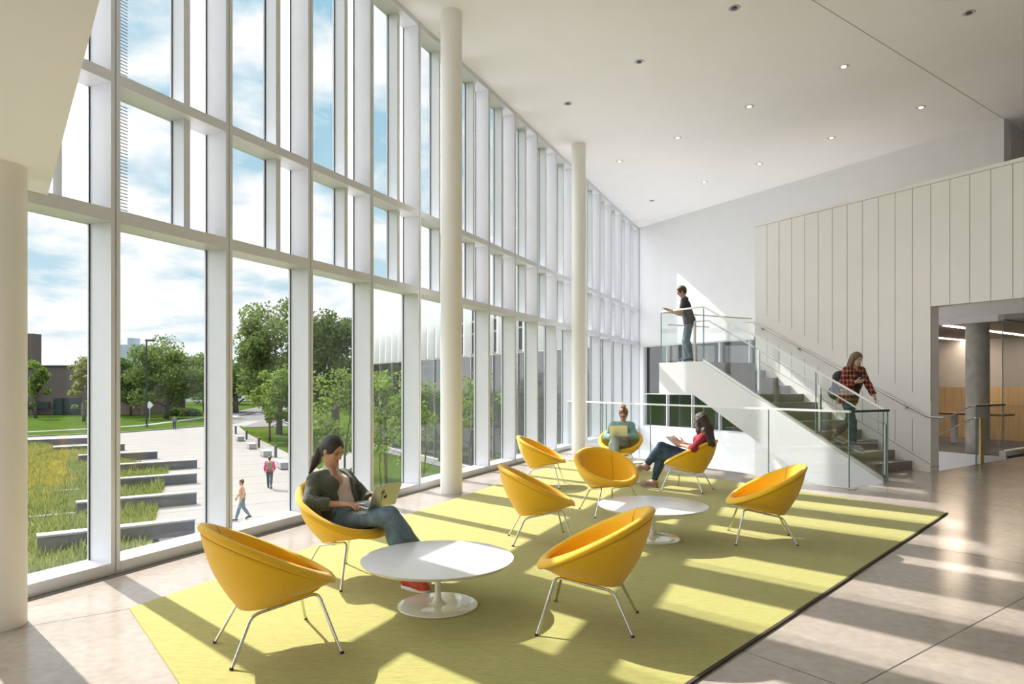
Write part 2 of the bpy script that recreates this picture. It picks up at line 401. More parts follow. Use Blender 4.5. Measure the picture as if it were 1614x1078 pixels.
# lobby ceiling behind the opening with bulkhead
struct(so_box(MB(), -9.2, SR, PW+.27, 17.02, 3.16, 3.3).build('ceiling_lobby', M['ceiling']))
bk = MB(); so_box(bk, -14, -7.72, 17.0, 17.12, 3.02, 3.3); struct(bk.build('trim_3', M['white_wall']))
bk = MB(); e0 = SO(-7.72, 17.0); strip(bk, e0, e0+EDGE*6, .12, 3.02, 3.3); struct(bk.build('trim_4', M['grey_wall']))
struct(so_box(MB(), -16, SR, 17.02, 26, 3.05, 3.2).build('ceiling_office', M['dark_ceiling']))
fo = so_poly([(-16, 17.0), (-7.72, 17.0), (-7.6, 24), (-16, 24)], -.35, 0).build('floor_office', M['carpet']); struct(fo)
struct(so_box(MB(), -16, -7.6, 16.93, 17.0, -4.2, -.0).build('wall_well', M['white_wall']))
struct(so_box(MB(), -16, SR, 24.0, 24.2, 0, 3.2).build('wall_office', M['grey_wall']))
struct(so_box(MB(), -16.2, -16, 17.0, 23.2, 0, 3.2).build('wall_office_end', M['grey_wall']))
# hall enclosure behind the camera, window openings added for fill daylight
wr = MB(); so_box(wr, SR, SR+.2, OB-.2, 30, -.2, .4); so_box(wr, SR, SR+.2, OB-.2, 30, 6.7, H); so_box(wr, SR, SR+.2, -1.2, 30, .4, 6.7)
for o_ in (OB-.2, -4.6): so_box(wr, SR, SR+.2, o_, o_+.25, .4, 6.7)
struct(wr.build('wall_right', M['white_wall']))
rp_ = empty('window_25', SO(SR, -4, 0)); struct(rp_)  # unseen window, added to bring fill light from behind the camera
m = MB(); so_box(m, SR+.09, SR+.11, OB, -1.2, .4, 6.7); local(m, rp_).build('glass_pane', M['glass'], rp_)
wb = MB(); so_box(wb, -2.2, SR+.2, OB-.2, OB, -.2, .4); so_box(wb, -2.2, SR+.2, OB-.2, OB, 6.7, H); so_box(wb, -.4, -.2, OB-.2, OB, .4, 6.7); so_box(wb, 2, 2.2, OB-.2, OB, .4, 6.7); struct(wb.build('wall_back', M['white_wall']))  # openings between the piers added to let in more sky light
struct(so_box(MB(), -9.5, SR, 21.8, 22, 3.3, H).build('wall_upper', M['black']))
struct(so_box(MB(), -9.7, -9.5, 16.2, 22, 3.3, H).build('wall_upper_end', M['white_wall']))
struct(so_box(MB(), SR, SR+.2, 12.9, 22.2, H-.3, H+.05).build('trim_9', M['white_wall']))
# lower level under the stair well
struct(so_poly([(-20, 8.0), (-5, 8.0), (-5, 17), (-20, 17)], -4.3, -4.2).build('floor_lower', M['white_wall']))
struct(so_box(MB(), -14.2, -5, 8.0, 8.2, -4.2, -.35).build('wall_lower', M['white_wall']))
struct(so_box(MB(), -5.2, -5, 8.2, 13.0, -4.2, -.35).build('wall_lower_end', M['white_wall']))
# mezzanine soffit over the camera
E0 = Vector((-3.57, 5.25, 0)); DE = Vector((.602, -.799, 0))
pts = [E0-DE*.0, E0+DE*12.5]
w0 = CW(-10.3); sof = MB().prism([tuple(E0[:2]), tuple(w0[:2]), tuple(SO(-1.0, OB)[:2]), tuple(SO(2.0, OB)[:2]), tuple((E0+DE*12.5)[:2])], 3.055, 3.45)
struct(sof.build('ceiling_mezzanine', M['ceiling']))
# round columns
for (x, y, zt, lab) in ((-3.41, 4.53, 3.055, 'pale round column at the left edge of the picture, under the low soffit'),
                        (-.897, 10.11, H, 'tall pale round column in front of the glass wall, nearer of the two full-height ones'),
                        (1.53, 15.65, H, 'tall pale round column beside the glass balustrade, farther from the lens')):
    o = MB().lathe([(.16, 0), (.16, zt)], 64).build('column', M['column'], smooth=True); o.location = (x, y, 0); struct(o, lab, 'column')
o = MB().lathe([(.24, 0), (.24, 3.1)], 48).build('column', M['concrete'], smooth=True); o.location = SO(-8.42, 17.45); struct(o, 'bare concrete column standing beyond the doorway', 'column')
# ================================================================== glass wall, one window per bay
SP = 1.24; T0 = .6634; DEP = .276
def bay_proto():
    w = empty('window_1', CW(T0, 0, 0), CW_ANG)
    struct(w)
    mu = MB(); mu.box(0, .036, 0, DEP+.02, .0, H); mu.box(.036, .05, .02, DEP, .0, H); mu.box(.05, .085, 0, DEP+.02, .0, H)
    mu.build('mullion', M['metal_white'], w)
    MB().box(.085, SP, -.005, DEP+.02, .02, .1).build('sill', M['metal_white'], w)
    for z0, z1 in ((2.97, 3.079), (4.145, 4.238), (7.02, 7.1)):
        MB().box(.085, SP, .0, DEP+.02, z0, z1).build('transom', M['metal_white'], w)
    for z0, z1 in ((3.079, 4.145), (4.238, 7.02)):
        MB().box(.827, .9, .108, DEP+.02, z0, z1).build('narrow_mullion', M['metal_white'], w)
        MB().box(.085, .827, DEP-.012, DEP+.012, z0, z1).build('glass_pane', M['glass'], w)
        MB().box(.9, SP, DEP-.012, DEP+.012, z0, z1).build('frosted_pane', M['frit'], w)
        g = MB()
        z = z0+.03
        while z < z1-.02: g.box(.09, .375, DEP+.013, DEP+.016, z, z+.006); z += .03
        g.build('frit_lines', M['gasket'], w)
    MB().box(.085, SP, DEP-.012, DEP+.012, .1, 2.97).build('glass_pane', M['glass'], w)
    gk = MB()
    for x in (.087, SP-.012): gk.box(x, x+.01, DEP-.02, DEP-.0125, .1, 2.97)
    for x in (.087, .817, .902, SP-.012): gk.box(x, x+.01, DEP-.02, DEP-.0125, 3.08, 4.145); gk.box(x, x+.01, DEP-.02, DEP-.0125, 4.238, 7.02)
    gk.build('gasket', M['gasket'], w)
    return w
wp0 = bay_proto(); wp0.location = CW(T0-6*SP)
for k in range(-5, 16):
    c = copy_tree(wp0); c.location = CW(T0+k*SP); c.name = 'window_%d' % (k+7)
    if k == -5: pass
em = MB(); em.box(0, .12, -.01, DEP+.05, -4.2, H, fn=lambda x, y, z: CW(T0+16*SP, y, z)+D1*x); struct(em.build('trim_5', M['metal_white']))
# dark floor strip along the sill and slab edge outside
st = MB(); strip(st, CW(-9, -.05), CW(12.9, -.05), .09, .0005, .0035); struct(st.build('trim_6', mat('dark_strip', (.10, .09, .08), .5, col2=(.13, .12, .105), scale=30)))
lw = MB(); lw.box(-10.5, 20.6, 0.0, DEP+.02, -.5, .018, fn=lambda x, y, z: CW(x, y, z)); struct(lw.build('trim_7', M['metal_white']))
lg = MB(); lg.box(-10.5, 12.9, .1, DEP, -4.2, -.5, fn=lambda x, y, z: CW(x, y, z)); struct(lg.build('wall_plinth', M['white_wall']))
# ================================================================== staircase
st = empty('staircase', SO(-7.32, 11.85, 0)); tag(st, 'staircase with white side panel and brown treads climbing the boarded wall', 'staircase')
SI, SOu = 10.86, PW-.003
for k in range(1, 12):
    s1 = -7.32-.334*(k-1); z1 = .175*k
    m = MB(); so_box(m, s1-.334-.02, s1, SI+.03, SOu, z1-.19 if k > 1 else 0.0, z1); local(m, st).build('step', M['stair'], st)
ln = MB(); so_box(ln, -11.97, -10.994, SI+.0, 15.3, 1.9, 2.1); local(ln, st).build('landing', M['stair'], st)
sp = MB()
sp.prism([(-11.97, 2.1), (-11.97, 1.386), (-10.87, 1.373), (-8.26, 0.0), (-6.9, -.72), (-6.64, -.72), (-6.64, .012), (-10.63, 2.1)][::-1], 10.82, 10.89, fn=lambda s, z, o: SO(s, o, z))
so_box(sp, -11.97, -11.9, 10.89, 15.3, 1.386, 2.1)
local(sp, st).build('side_panel', M['white_wall'], st)
un = MB(); un.prism([(-11.9, 1.45), (-10.87, 1.44), (-8.2, .04), (-8.1, .1), (-10.9, 1.6), (-11.9, 1.6)], 10.89, SOu, fn=lambda s, z, o: SO(s, o, z)); local(un, st).build('soffit', M['white_wall'], st)
nz = MB()
tr = MB()
for (sa, za, sb, zb) in ((-10.63, 2.1, -6.64, .012),):
    tr.prism([(sa, za), (sb, zb), (sb, zb+.05), (sa, za+.05)], 10.84, 10.9, fn=lambda s, z, o: SO(s, o, z))
local(tr, st).build('channel', M['steel'], st)
# second flight behind the boarded wall
for k in range(1, 6):
    s1 = -10.95+.334*(k-1); m = MB(); so_box(m, s1, s1+.36, 13.2, 15.2, 2.1+.175*k-.19, 2.1+.175*k); local(m, st).build('step', M['stair'], st)
# glass balustrade on the stair
gb = empty('stair_balustrade', SO(-11.9, 10.86, 2.1)); tag(gb, 'sloping glass balustrade with pale top rail on the open side of the staircase', 'balustrade')
def top(s): return 3.27 if s < -10.63 else 1.17+2.1+( -10.63-s)*.523
def bot(s): return 2.1 if s < -10.63 else 2.1+(-10.63-s)*.523
def pane(sa, sb, o0=10.855, o1=10.875):
    m = MB(); m.prism([(sa, bot(sa)+.03), (sb, bot(sb)+.03), (sb, top(sb)-.02), (sa, top(sa)-.02)], o0, o1, fn=lambda s, z, o: SO(s, o, z)); local(m, gb).build('glass_panel', M['rail_glass'], gb)
    for s_ in (sa, sb):
        e = MB(); so_box(e, s_-.0025, s_+.0025, o0-.001, o1+.001, bot(s_)+.03, top(s_)-.02); local(e, gb).build('glass_edge', M['glass_edge'], gb)
for sa, sb in ((-11.95, -10.634), (-10.628, -9.275), (-9.269, -7.913), (-7.907, -6.66)): pane(sa, sb)
m = MB(); so_box(m, -11.97, -11.95, 10.875, 12.3, 2.13, 3.25); local(m, gb).build('glass_panel', M['rail_glass'], gb)
m = MB(); so_box(m, -11.97, -11.95, 12.33, 13.8, 2.13, 3.25); local(m, gb).build('glass_panel', M['rail_glass'], gb)
m = MB(); m.tube(bend([SO(-11.96, 13.9, 3.27), SO(-11.96, 10.865, 3.27), SO(-10.63, 10.865, 3.27), SO(-6.64, 10.865, 1.185)], .03), .019, 12); local(m, gb).build('top_rail', M['rail_white'], gb, smooth=True)
m = MB(); m.tube(bend([SO(-11.0, 10.98, 2.98), SO(-10.6, 10.98, 2.98), SO(-6.7, 10.98, .94), SO(-6.7, 10.98, .3)], .06), .017, 10)
local(m, gb).build('handrail', M['steel'], gb, smooth=True)
for s_ in (-11.0, -9.27, -7.91, -6.7):
    m = MB(); so_box(m, s_-.02, s_+.02, 10.96, 11.0, max(0.0, bot(s_)-.02) if s_ < -6.8 else 0.0, (2.98 if s_ < -10.6 else 2.98+(-10.6-s_)*.523)); local(m, gb).build('post', M['steel'], gb)
# landing handrail piece inside (short sloping down behind)
m = MB(); m.tube(bend([SO(-11.86, 10.98, 2.98), SO(-11.86, 12.3, 2.98)], .05), .015, 8); local(m, gb).build('handrail', M['steel'], gb, smooth=True)
# handrail on the boarded wall
hr = empty('wall_handrail', SO(-9, PW-.07, 1.9)); tag(hr, 'slim steel handrail fixed to the boarded wall above the stairs', 'handrail')
m = MB(); m.tube(bend([SO(-11.25, PW-.07, 3.06), SO(-10.97, PW-.07, 3.06), SO(-7.0, PW-.07, 1.005), SO(-6.72, PW-.07, 1.005)], .08), .019, 10); local(m, hr).build('rail', M['steel'], hr, smooth=True)
for s_ in (-10.72, -9.75, -8.6, -7.42):
    z_ = 1.005+(-7.0-s_)*.5176; m = MB(); so_box(m, s_-.02, s_+.02, PW-.085, PW-.004, z_-.075, z_-.02); local(m, hr).build('bracket', M['steel'], hr)
# guard around the stair well
gg = empty('glass_guard', SO(-10, 9.8, 0)); tag(gg, 'low glass guard with white top rail along the floor edge behind the seating', 'guard rail')
GT = 1.185
sj = [-14.2, -12.62, -11.1, -9.58, -8.06, -6.55]
for i in range(5):
    m = MB(); so_box(m, sj[i]+.006, sj[i+1]-.006, 9.785, 9.805, -.25, GT-.02); local(m, gg).build('glass_panel', M['rail_glass'], gg)
    m = MB(); so_box(m, sj[i+1]-.004, sj[i+1]+.004, 9.784, 9.806, -.0, GT-.02); local(m, gg).build('glass_edge', M['glass_edge'], gg)
m = MB(); so_box(m, -6.56, -6.54, 9.806, 10.80, 0.0, GT-.02); local(m, gg).build('glass_panel', M['rail_glass'], gg)
m = MB(); so_box(m, -14.2, -6.53, 9.77, 9.82, GT-.022, GT+.012); local(m, gg).build('top_rail', M['rail_white'], gg)
m = MB(); so_box(m, -6.575, -6.525, 9.82, 10.82, GT-.022, GT+.012); local(m, gg).build('top_rail', M['rail_dark'], gg)
m = MB(); so_box(m, -6.56, -6.54, 10.795, 10.807, 0, GT-.02); local(m, gg).build('glass_edge', M['glass_edge'], gg)
# kerb strip along the floor edge
struct(so_box(MB(), -14.0, -6.4, 9.66, 9.78, .0, .004).build('trim_8', mat('kerb_stone', (.34, .31, .28), .35, col2=(.40, .37, .33), scale=9)))
# ================================================================== beyond the doorway
og = empty('stairwell_rail', SO(-7.2, 15, 0)); tag(og, 'glass guard with steel rails at the head of the stairs beyond the doorway', 'guard rail')
A = at(1547.5, 13.95); 
g0 = JB+EDGE*1.75; g1 = JB+EDGE*3.3
m = MB(); strip(m, g0, g1, .02, 0.0, 1.15); local(m, og).build('glass_panel', M['rail_glass'], og)
m = MB(); strip(m, g0, g0+EDGE*.012, .022, -.0, 1.17); local(m, og).build('glass_edge', M['glass_edge'], og)
m = MB(); m.tube([g1+Vector((0, 0, 1.17)), g0+Vector((0, 0, 1.17))], .02, 8); local(m, og).build('top_rail', M['rail_dark'], og, smooth=True)
dn = -D2
for (zt, off) in ((1.17, 0), (.92, .1)):
    m = MB(); p = g0+EDGE*off+Vector((0, 0, zt)); m.tube(bend([p, p-D2*.08, p-D2*3.3+Vector((0, 0, -1.75))], .06), .017, 8); local(m, og).build('handrail', M['steel'], og, smooth=True)
m = MB(); p = g0+EDGE*.28; m.prism([(p.x-.035, p.y-.03), (p.x+.035, p.y-.03), (p.x+.035, p.y+.03), (p.x-.035, p.y+.03)], 0, .93); local(m, og).build('post', mat('brass_post', (.55, .42, .2), .35, metal=.8, col2=(.6, .47, .24), scale=12), og)
for k in range(8):
    m = MB(); so_box(m, -7.35-.3*k-.33, -7.35-.3*k, 14.9, 16.9, -.175*(k+1)-.05, -.175*k-.14)
    if k < 7: local(m, og).build('step', M['stair'], og)
ge = empty('glass_enclosure', SO(-7.6, 17.1, 0)); tag(ge, 'frameless glass partition on a pale kerb at the right edge of the doorway view', 'partition')
e1 = SO(-7.72, 17.06)
for i in range(3):
    p = e1+EDGE*(1.5*i+.01); q = e1+EDGE*(1.5*i+1.49)
    m = MB(); strip(m, p, q, .02, .12, 3.02); local(m, ge).build('glass_panel', M['rail_glass'], ge)
    m = MB(); strip(m, p-EDGE*.008, p, .022, .12, 3.02); local(m, ge).build('glass_edge', M['glass_edge'], ge)
m = MB(); strip(m, e1-EDGE*.02, e1+EDGE*4.55, .12, 0, .12); local(m, ge).build('kerb', M['ceiling'], ge)
# timber clad desk and back panel in the office
tb = empty('timber_screen', SO(-11, 22.0, 0)); tag(tb, 'pale timber clad low wall behind the concrete column in the office', 'wall panel')
m = MB(); so_box(m, -15.9, -5.6, 22.0, 22.1, 0, 1.52); local(m, tb).build('timber_face', M['wood'], tb)
bj = MB(); 
for i in range(40): so_box(bj, -15.8+.25*i, -15.79+.25*i, 21.995, 22.0, .02, 1.5)
local(bj, tb).build('board_joint', mat('oak_joint', (.46, .31, .15), .6, col2=(.5, .34, .17), scale=6), tb)
ds = empty('counter', SO(-11, 20, 0)); tag(ds, 'long dark topped counter on steel legs in front of the timber screen', 'counter')
m = MB(); so_box(m, -14.5, -8.9, 19.6, 20.3, .78, .83); local(m, ds).build('counter_top', M['wood_dark'], ds)
for s_ in (-13.6, -11.8, -10.2):
    m = MB(); so_box(m, s_-.06, s_+.06, 19.85, 20.0, 0, .78); local(m, ds).build('leg', M['metal_white'], ds)
rw = empty('reception_desk', SO(-6.5, 21, 0)); tag(rw, 'dark timber desk front seen through the glass partition', 'desk')
m = MB(); so_box(m, -7.7, -3.5, 20.4, 20.6, 0, 1.0); local(m, rw).build('desk_front', M['wood_dark'], rw)
m = MB(); so_box(m, -7.75, -3.5, 20.3, 21.0, 1.0, 1.05); local(m, rw).build('desk_top', M['black'], rw)
jk = Body(); c_ = at(1585, 18.6)
jk.cap((0, 0, 1.06), (0, 0, 1.30), .10, .08, k=.06).ell((.03, 0, 1.38), (.08, .07, .10)); jk.cap((.05, -.05, 1.2), (.14, -.08, .85), .06, .05)
pj = jk.mesh('jacket', .02, mat('mauve_cloth', (.20, .12, .22), .9, col2=(.34, .24, .36), scale=8)); pj.location = SO(-6.85, 19.95, 0.0)
tag(pj, 'mauve jacket hung over a dark chair behind the glass partition', 'jacket')
ch_ = empty('desk_chair', SO(-6.85, 20.0, 0)); tag(ch_, 'dark high-backed chair with a mauve jacket on it behind the glass partition', 'chair')
MB().box(-.24, .24, -.24, .24, .45, .52).build('seat', M['black'], ch_, bevel=.02); MB().box(-.22, .22, .06, .11, .52, 1.2).build('backrest', M['black'], ch_, bevel=.02)
for x, y in ((-.2, -.2), (.2, -.2), (.2, .2), (-.2, .2)): MB().tube([(x, y, 0), (x, y, .45)], .018, 8).build('leg', M['steel'], ch_)
for (p, q) in ((gp(1490, 512, 3.0), None),): pass
def slot(px0, py0, length, lab):
    z = 3.045; Y = F_PX*(z-EYE)/(HZ-py0); a = at(px0, Y); t = tag(empty('light_slot', a+Vector((0, 0, z))), lab, 'ceiling light', 'linear ceiling lights in the office')
    m = MB(); strip(m, a, a+EDGE*length, .10, z-.012, z+.002); local(m, t).build('diffuser', M['slot'], t)
slot(1490, 513, 6, 'linear ceiling light nearest the doorway, running behind the concrete column')
slot(1476, 532, 2.2, 'linear ceiling light in the middle of the office ceiling')
slot(1470, 545, 1.2, 'short linear ceiling light deepest in the office')
# downlights
def downlight(px, py, lit, lab):
    Y = F_PX*(H-EYE)/(HZ-py); p = at(px, Y, H)
    t = tag(empty('downlight', p), lab, 'ceiling light', 'recessed downlights in the white ceiling')
    MB().lathe([(.050, -.006), (.082, -.008), (.088, -.003), (.088, .0), (.050, .0)], 28).build('trim_ring', M['steel'], t, smooth=True)
    MB().lathe([(.0, -.020), (.028, -.019), (.042, -.014), (.042, -.003), (.0, -.003)], 20).build('lens', M['lamp'] if lit else M['rail_dark'], t)
    if lit:
        L = bpy.data.lights.new('downlight_lamp', 'SPOT'); L.energy = 40; L.color = (1, .82, .6); L.spot_size = 1.3; L.spot_blend = .6; L.shadow_soft_size = .06
        lo = bpy.data.objects.new('lamp', L); COL.objects.link(lo); lo.parent = t; lo.location = (0, 0, -.05)
for px, py, lit, w in ((1157.5, 12.4, 0, 'unlit downlight at the top of the picture, left of the ceiling joint'), (1527, 20, 0, 'unlit downlight beyond the ceiling joint near the top right corner'),
      (1007.5, 97.3, 0, 'unlit downlight between the tall columns and the ceiling joint'), (895, 163, 0, 'unlit downlight nearest the top of the glass wall'), (1330, 104.8, 1, 'glowing downlight nearest the ceiling joint, left of it'),
      (1181, 167.7, 1, 'glowing downlight in the middle of the ceiling'), (1451.7, 169, 1, 'glowing downlight just above the right end of the boarded wall'), (1068, 217, 1, 'glowing downlight right of the farther tall column'),
      (1310.5, 217, 1, 'glowing downlight above the middle of the boarded wall'), (976.5, 254, 1, 'small downlight closest to the farther tall column'), (1197, 258, 1, 'small downlight above the left end of the boarded wall'),
      (1110, 286.7, 1, 'small downlight second from the far corner'), (1027.4, 316, 0, 'tiny downlight nearest the far corner of the ceiling')): downlight(px, py, lit, w)
# ================================================================== rug, chairs, tables
def rug_mat():
    m, nt, out = new_mat('rug_wool'); L = nt.links.new
    p = N(nt, 'ShaderNodeBsdfPrincipled'); p.inputs['Roughness'].default_value = .95; p.inputs['Sheen Weight'].default_value = .25; p.inputs['Specular IOR Level'].default_value = .15
    tc = N(nt, 'ShaderNodeTexCoord'); mp = N(nt, 'ShaderNodeMapping'); mp.inputs['Rotation'].default_value = (0, 0, .45); mp.inputs['Scale'].default_value = (3.5, 20, 10)
    L(tc.outputs['Object'], mp.inputs['Vector'])
    n1 = N(nt, 'ShaderNodeTexNoise', i_Scale=4.2, i_Detail=9.0, i_Roughness=.65); L(mp.outputs[0], n1.inputs['Vector'])
    n2 = N(nt, 'ShaderNodeTexNoise', i_Scale=.7, i_Detail=3.0); L(tc.outputs['Object'], n2.inputs['Vector'])
    r = N(nt, 'ShaderNodeValToRGB'); r.color_ramp.elements[0].position = .3; r.color_ramp.elements[1].position = .72
    r.color_ramp.elements[0].color = c4((.325, .30, .062)); r.color_ramp.elements[1].color = c4((.47, .435, .135))
    L(n1.outputs['Fac'], r.inputs['Fac'])
    mx = N(nt, 'ShaderNodeMix', data_type='RGBA', blend_type='MULTIPLY'); mx.inputs[0].default_value = .25; L(r.outputs[0], mx.inputs[6]); L(n2.outputs['Color'], mx.inputs[7])
    hs = N(nt, 'ShaderNodeValToRGB'); hs.color_ramp.elements[0].color = (.75, .75, .75, 1); L(n2.outputs['Fac'], hs.inputs['Fac']); L(hs.outputs[0], mx.inputs[7])
    L(mx.outputs[2], p.inputs['Base Color'])
    b = N(nt, 'ShaderNodeBump', i_Strength=.6, i_Distance=.006); L(n1.outputs['Fac'], b.inputs['Height']); L(b.outputs[0], p.inputs['Normal'])
    L(p.outputs[0], out.inputs[0]); return m
M['rug'] = rug_mat()
rug = empty('rug', (1.0, 8, 0)); tag(rug, 'large yellow-green wool rug with slanted edges under the seating group', 'rug')
rp = [(-2.718, 4.85), (-.53, 2.04), (5.39, 8.456), (1.37, 14.75)]
m = MB().prism(rp, .0005, .014); local(m, rug).build('pile', M['rug'], rug)
bd = MB()
def ins(i, d):
    return Vector((rp[i][0], rp[i][1], 0))
for i in (1,):
    strip(bd, ins(1, 0), ins(2, 0), .022, .0005, .015)
local(bd, rug).build('bound_edge', mat('rug_binding', (.05, .04, .025), .9, col2=(.07, .055, .035), scale=40), rug)
def fabric_mat(name, c, c2):
    return mat(name, c, .75, col2=c2, scale=220, bump=.25, bscale=320, sheen=.35, spec=.25)
M['yellow'] = fabric_mat('yellow_felt', (.84, .47, .011), (.92, .54, .020))
M['seam'] = mat('seam_thread', (.50, .24, .005), .8, col2=(.56, .27, .006), scale=50)
M['chrome'] = mat('chrome', (.75, .74, .70), .10, metal=1.0, col2=(.70, .69, .65), scale=10)
M['white_top'] = mat('white_laminate', (.78, .78, .79), .22, col2=(.80, .80, .81), scale=6)
M['white_gloss'] = mat('white_lacquer', (.78, .77, .72), .08, col2=(.80, .79, .74), scale=6, coat=.5)
NU = 56
def rimpt(a, s=0.0, dz=0.0):
    x = -.03+(.385-s)*math.cos(a); y = (.402-s)*math.sin(a); return Vector((x, y, .545-.494*x+dz))
def basept(a, s=1.0): 
    x = -.005+.205*s*math.cos(a); y = .205*s*math.sin(a); return Vector((x, y, .300+.215*x+.010*(s**3)))
def seatpt(a, s):
    x = .040+.250*s*math.cos(a); y = .255*s*math.sin(a); return Vector((x, y, .362+.10*x+.026*(1-s*s)))
def rings_obj(rings, name, m, parent, close_first=False, close_last=False):
    b = MB(); n = NU; vs = [p for r in rings for p in r]; fs = []
    for i in range(len(rings)-1):
        for j in range(n): fs.append((i*n+j, i*n+(j+1) % n, (i+1)*n+(j+1) % n, (i+1)*n+j))
    if close_first: fs.append(tuple(range(n-1, -1, -1)))
    if close_last: fs.append(tuple(range((len(rings)-1)*n, len(rings)*n)))
    return b.quadmesh(vs, fs).build(name, m, parent, smooth='all')
AN = [2*PI*j/NU for j in range(NU)]
def outer(a, t):
    b0 = basept(a); r0 = rimpt(a); p = b0.lerp(r0, t); o = Vector((math.cos(a), math.sin(a), -.35)).normalized()
    return p+o*(.035*math.sin(PI*min(t, 1))*(1.0 if math.cos(a) < .6 else .7))
def make_chair():
    c = empty('lounge_chair', (0, 0, 0))
    R = []
    for s in (.15, .5, .8, .92, .97): R.append([basept(a, s) for a in AN])
    for t in (.0, .05, .12, .22, .34, .46, .58, .7, .8, .88, .93): R.append([outer(a, t) for a in AN])
    # crease below the rolled rim, then the roll
    R.append([outer(a, .945)-Vector((math.cos(a), math.sin(a), 0))*.007 for a in AN])
    for s, dz in ((-.004, -.014), (-.009, .0), (-.004, .017), (.010, .031), (.030, .037), (.048, .031), (.060, .016)): R.append([rimpt(a, s, dz) for a in AN])
    rings_obj(R, 'shell', M['yellow'], c, close_first=True)
    I = []
    for s, dz in ((.056, .022), (.066, .006)): I.append([rimpt(a, s, dz) for a in AN])
    for t in (.12, .3, .5, .7, .85, 1.0):
        ring = []
        for a in AN:
            p = rimpt(a, .07, -.006); q = seatpt(a, 1.0)+Vector((0, 0, -.02)); v = p.lerp(q, t); o = Vector((math.cos(a), math.sin(a), 0))
            v += o*(.03*math.sin(PI*t)); v.z = min(v.z, p.z)
            ring.append(v)
        I.append(ring)
    rings_obj(I, 'inner_back', M['yellow'], c)
    Sx = []
    for s in (1.02, 1.0, .985, .95, .85, .65, .4, .12): Sx.append([seatpt(a, s)+Vector((0, 0, -.03 if s > 1.01 else (-.008 if s > .99 else 0))) for a in AN])
    rings_obj(Sx, 'seat_cushion', M['yellow'], c, close_last=True)
    pm = MB(); pm.tube([outer(a, .945)-Vector((math.cos(a), math.sin(a), 0))*.004 for a in AN], .004, 6, closed=True); pm.build('piping', M['seam'], c, smooth='all')
    for a in (PI-.72, PI+.72):
        q = []
        for t in (0, .15, .3, .5, .7, .85, 1):
            p = rimpt(a, .07, -.006); w = seatpt(a, 1.0)+Vector((0, 0, -.02)); v = p.lerp(w, t)+Vector((math.cos(a), math.sin(a), 0))*(.03*math.sin(PI*t)-.002); q.append(v)
        MB().tube([rimpt(a, .03, .037)]+[rimpt(a, .055, .025)]+q, .0028, 6).build('seam', M['seam'], c, smooth='all')
    for sg in (1, -1):
        path = bend([(.30, .35*sg, .004), (.205, .205*sg, .338), (-.165, .165*sg, .258), (-.29, .237*sg, .004)], .045)
        fr = MB().tube(path, .0095, 12).build('leg_frame', M['chrome'], c, smooth=True)
        for p in ((.301, .351*sg, 0), (-.291, .238*sg, 0)):
            MB().lathe([(.011, .0), (.012, .002), (.011, .014), (.0, .014)], 12, c=p).build('glide', M['black'], fr)
        MB().box(-.012, .018, min(.13*sg, .185*sg), max(.13*sg, .185*sg), .283, .30).build('bracket', M['chrome'], c)
    return c
CH = {}
chair0 = make_chair()
first = True
FL = .0145
for key, x, y, ang, lab in (('c1', -1.449, 4.152, math.degrees(math.atan2(.556, .831)), 'yellow tub chair nearest the left column, seen from behind its high back'),
        ('c2', -1.363, 5.685, -34, 'yellow tub chair in which the woman in the green cardigan sits'),
        ('c3', .278, 6.95, 5, 'empty yellow tub chair between the two big round tables, its back to the windows'),
        ('c4', .489, 10.785, -9.8, 'empty yellow tub chair closest to the glass wall, in front of the farther tall column'),
        ('c5', 1.195, 8.53, -67, 'empty yellow tub chair facing the lens behind the second round table'),
        ('c6', .53, 4.58, math.degrees(math.atan2(.236, -.972)), 'empty yellow tub chair at front right of the nearest round table, side-on'),
        ('c7', 2.57, 7.0, math.degrees(math.atan2(.207, -.978)), 'empty yellow tub chair standing alone right of the second round table'),
        ('c8', 2.663, 10.28, math.degrees(math.atan2(.57, -.821)), 'yellow tub chair in which the reading woman with long dark hair sits'),
        ('c9', 2.0, 12.6, math.degrees(math.atan2(-.968, -.25)), 'yellow tub chair in which the woman in the teal sweater sits')):
    c = chair0 if first else copy_tree(chair0); first = False
    c.location = (x, y, FL); c.rotation_euler = (0, 0, math.radians(ang)); CH[key] = (Vector((x, y, 0)), math.radians(ang))
    tag(c, lab, 'chair', 'yellow tub chairs on the rug')
def make_table(R, RB, ht, loc, lab):
    t = tag(empty('coffee_table', (loc[0], loc[1], FL)), lab, 'table', 'round white pedestal tables')
    h = ht-FL
    MB().lathe([(.0, h-.026), (R-.022, h-.026), (R-.006, h-.012), (R-.001, h-.006), (R-.002, h-.001), (R-.006, h), (0.0, h)], 96).build('table_top', M['white_top'], t, smooth=True)
    MB().lathe([(.10, h-.03), (.03, h-.034), (.023, h-.05), (.021, h*.55), (.022, .10), (.027, .055), (.042, .03), (.062, .0175), (.075, .0165)], 32).build('stem', M['white_gloss'], t, smooth=True)
    MB().lathe([(RB-.004, 0), (RB, .003), (RB-.002, .008), (RB-.02, .0115), (RB*.5, .0145), (0.02, .0168)], 72).build('base', M['white_gloss'], t, smooth=True)
make_table(.547, .287, .358, (-.533, 4.905), 'white round pedestal table nearest the lens, beside the woman with the laptop and red shoes')
make_table(.559, .285, .365, (1.447, 7.03), 'white round pedestal table in the middle of the rug, left of the lone right chair')
make_table(.40, .262, .36, (1.832, 11.15), 'smaller white round table at the far end, between the two seated women')
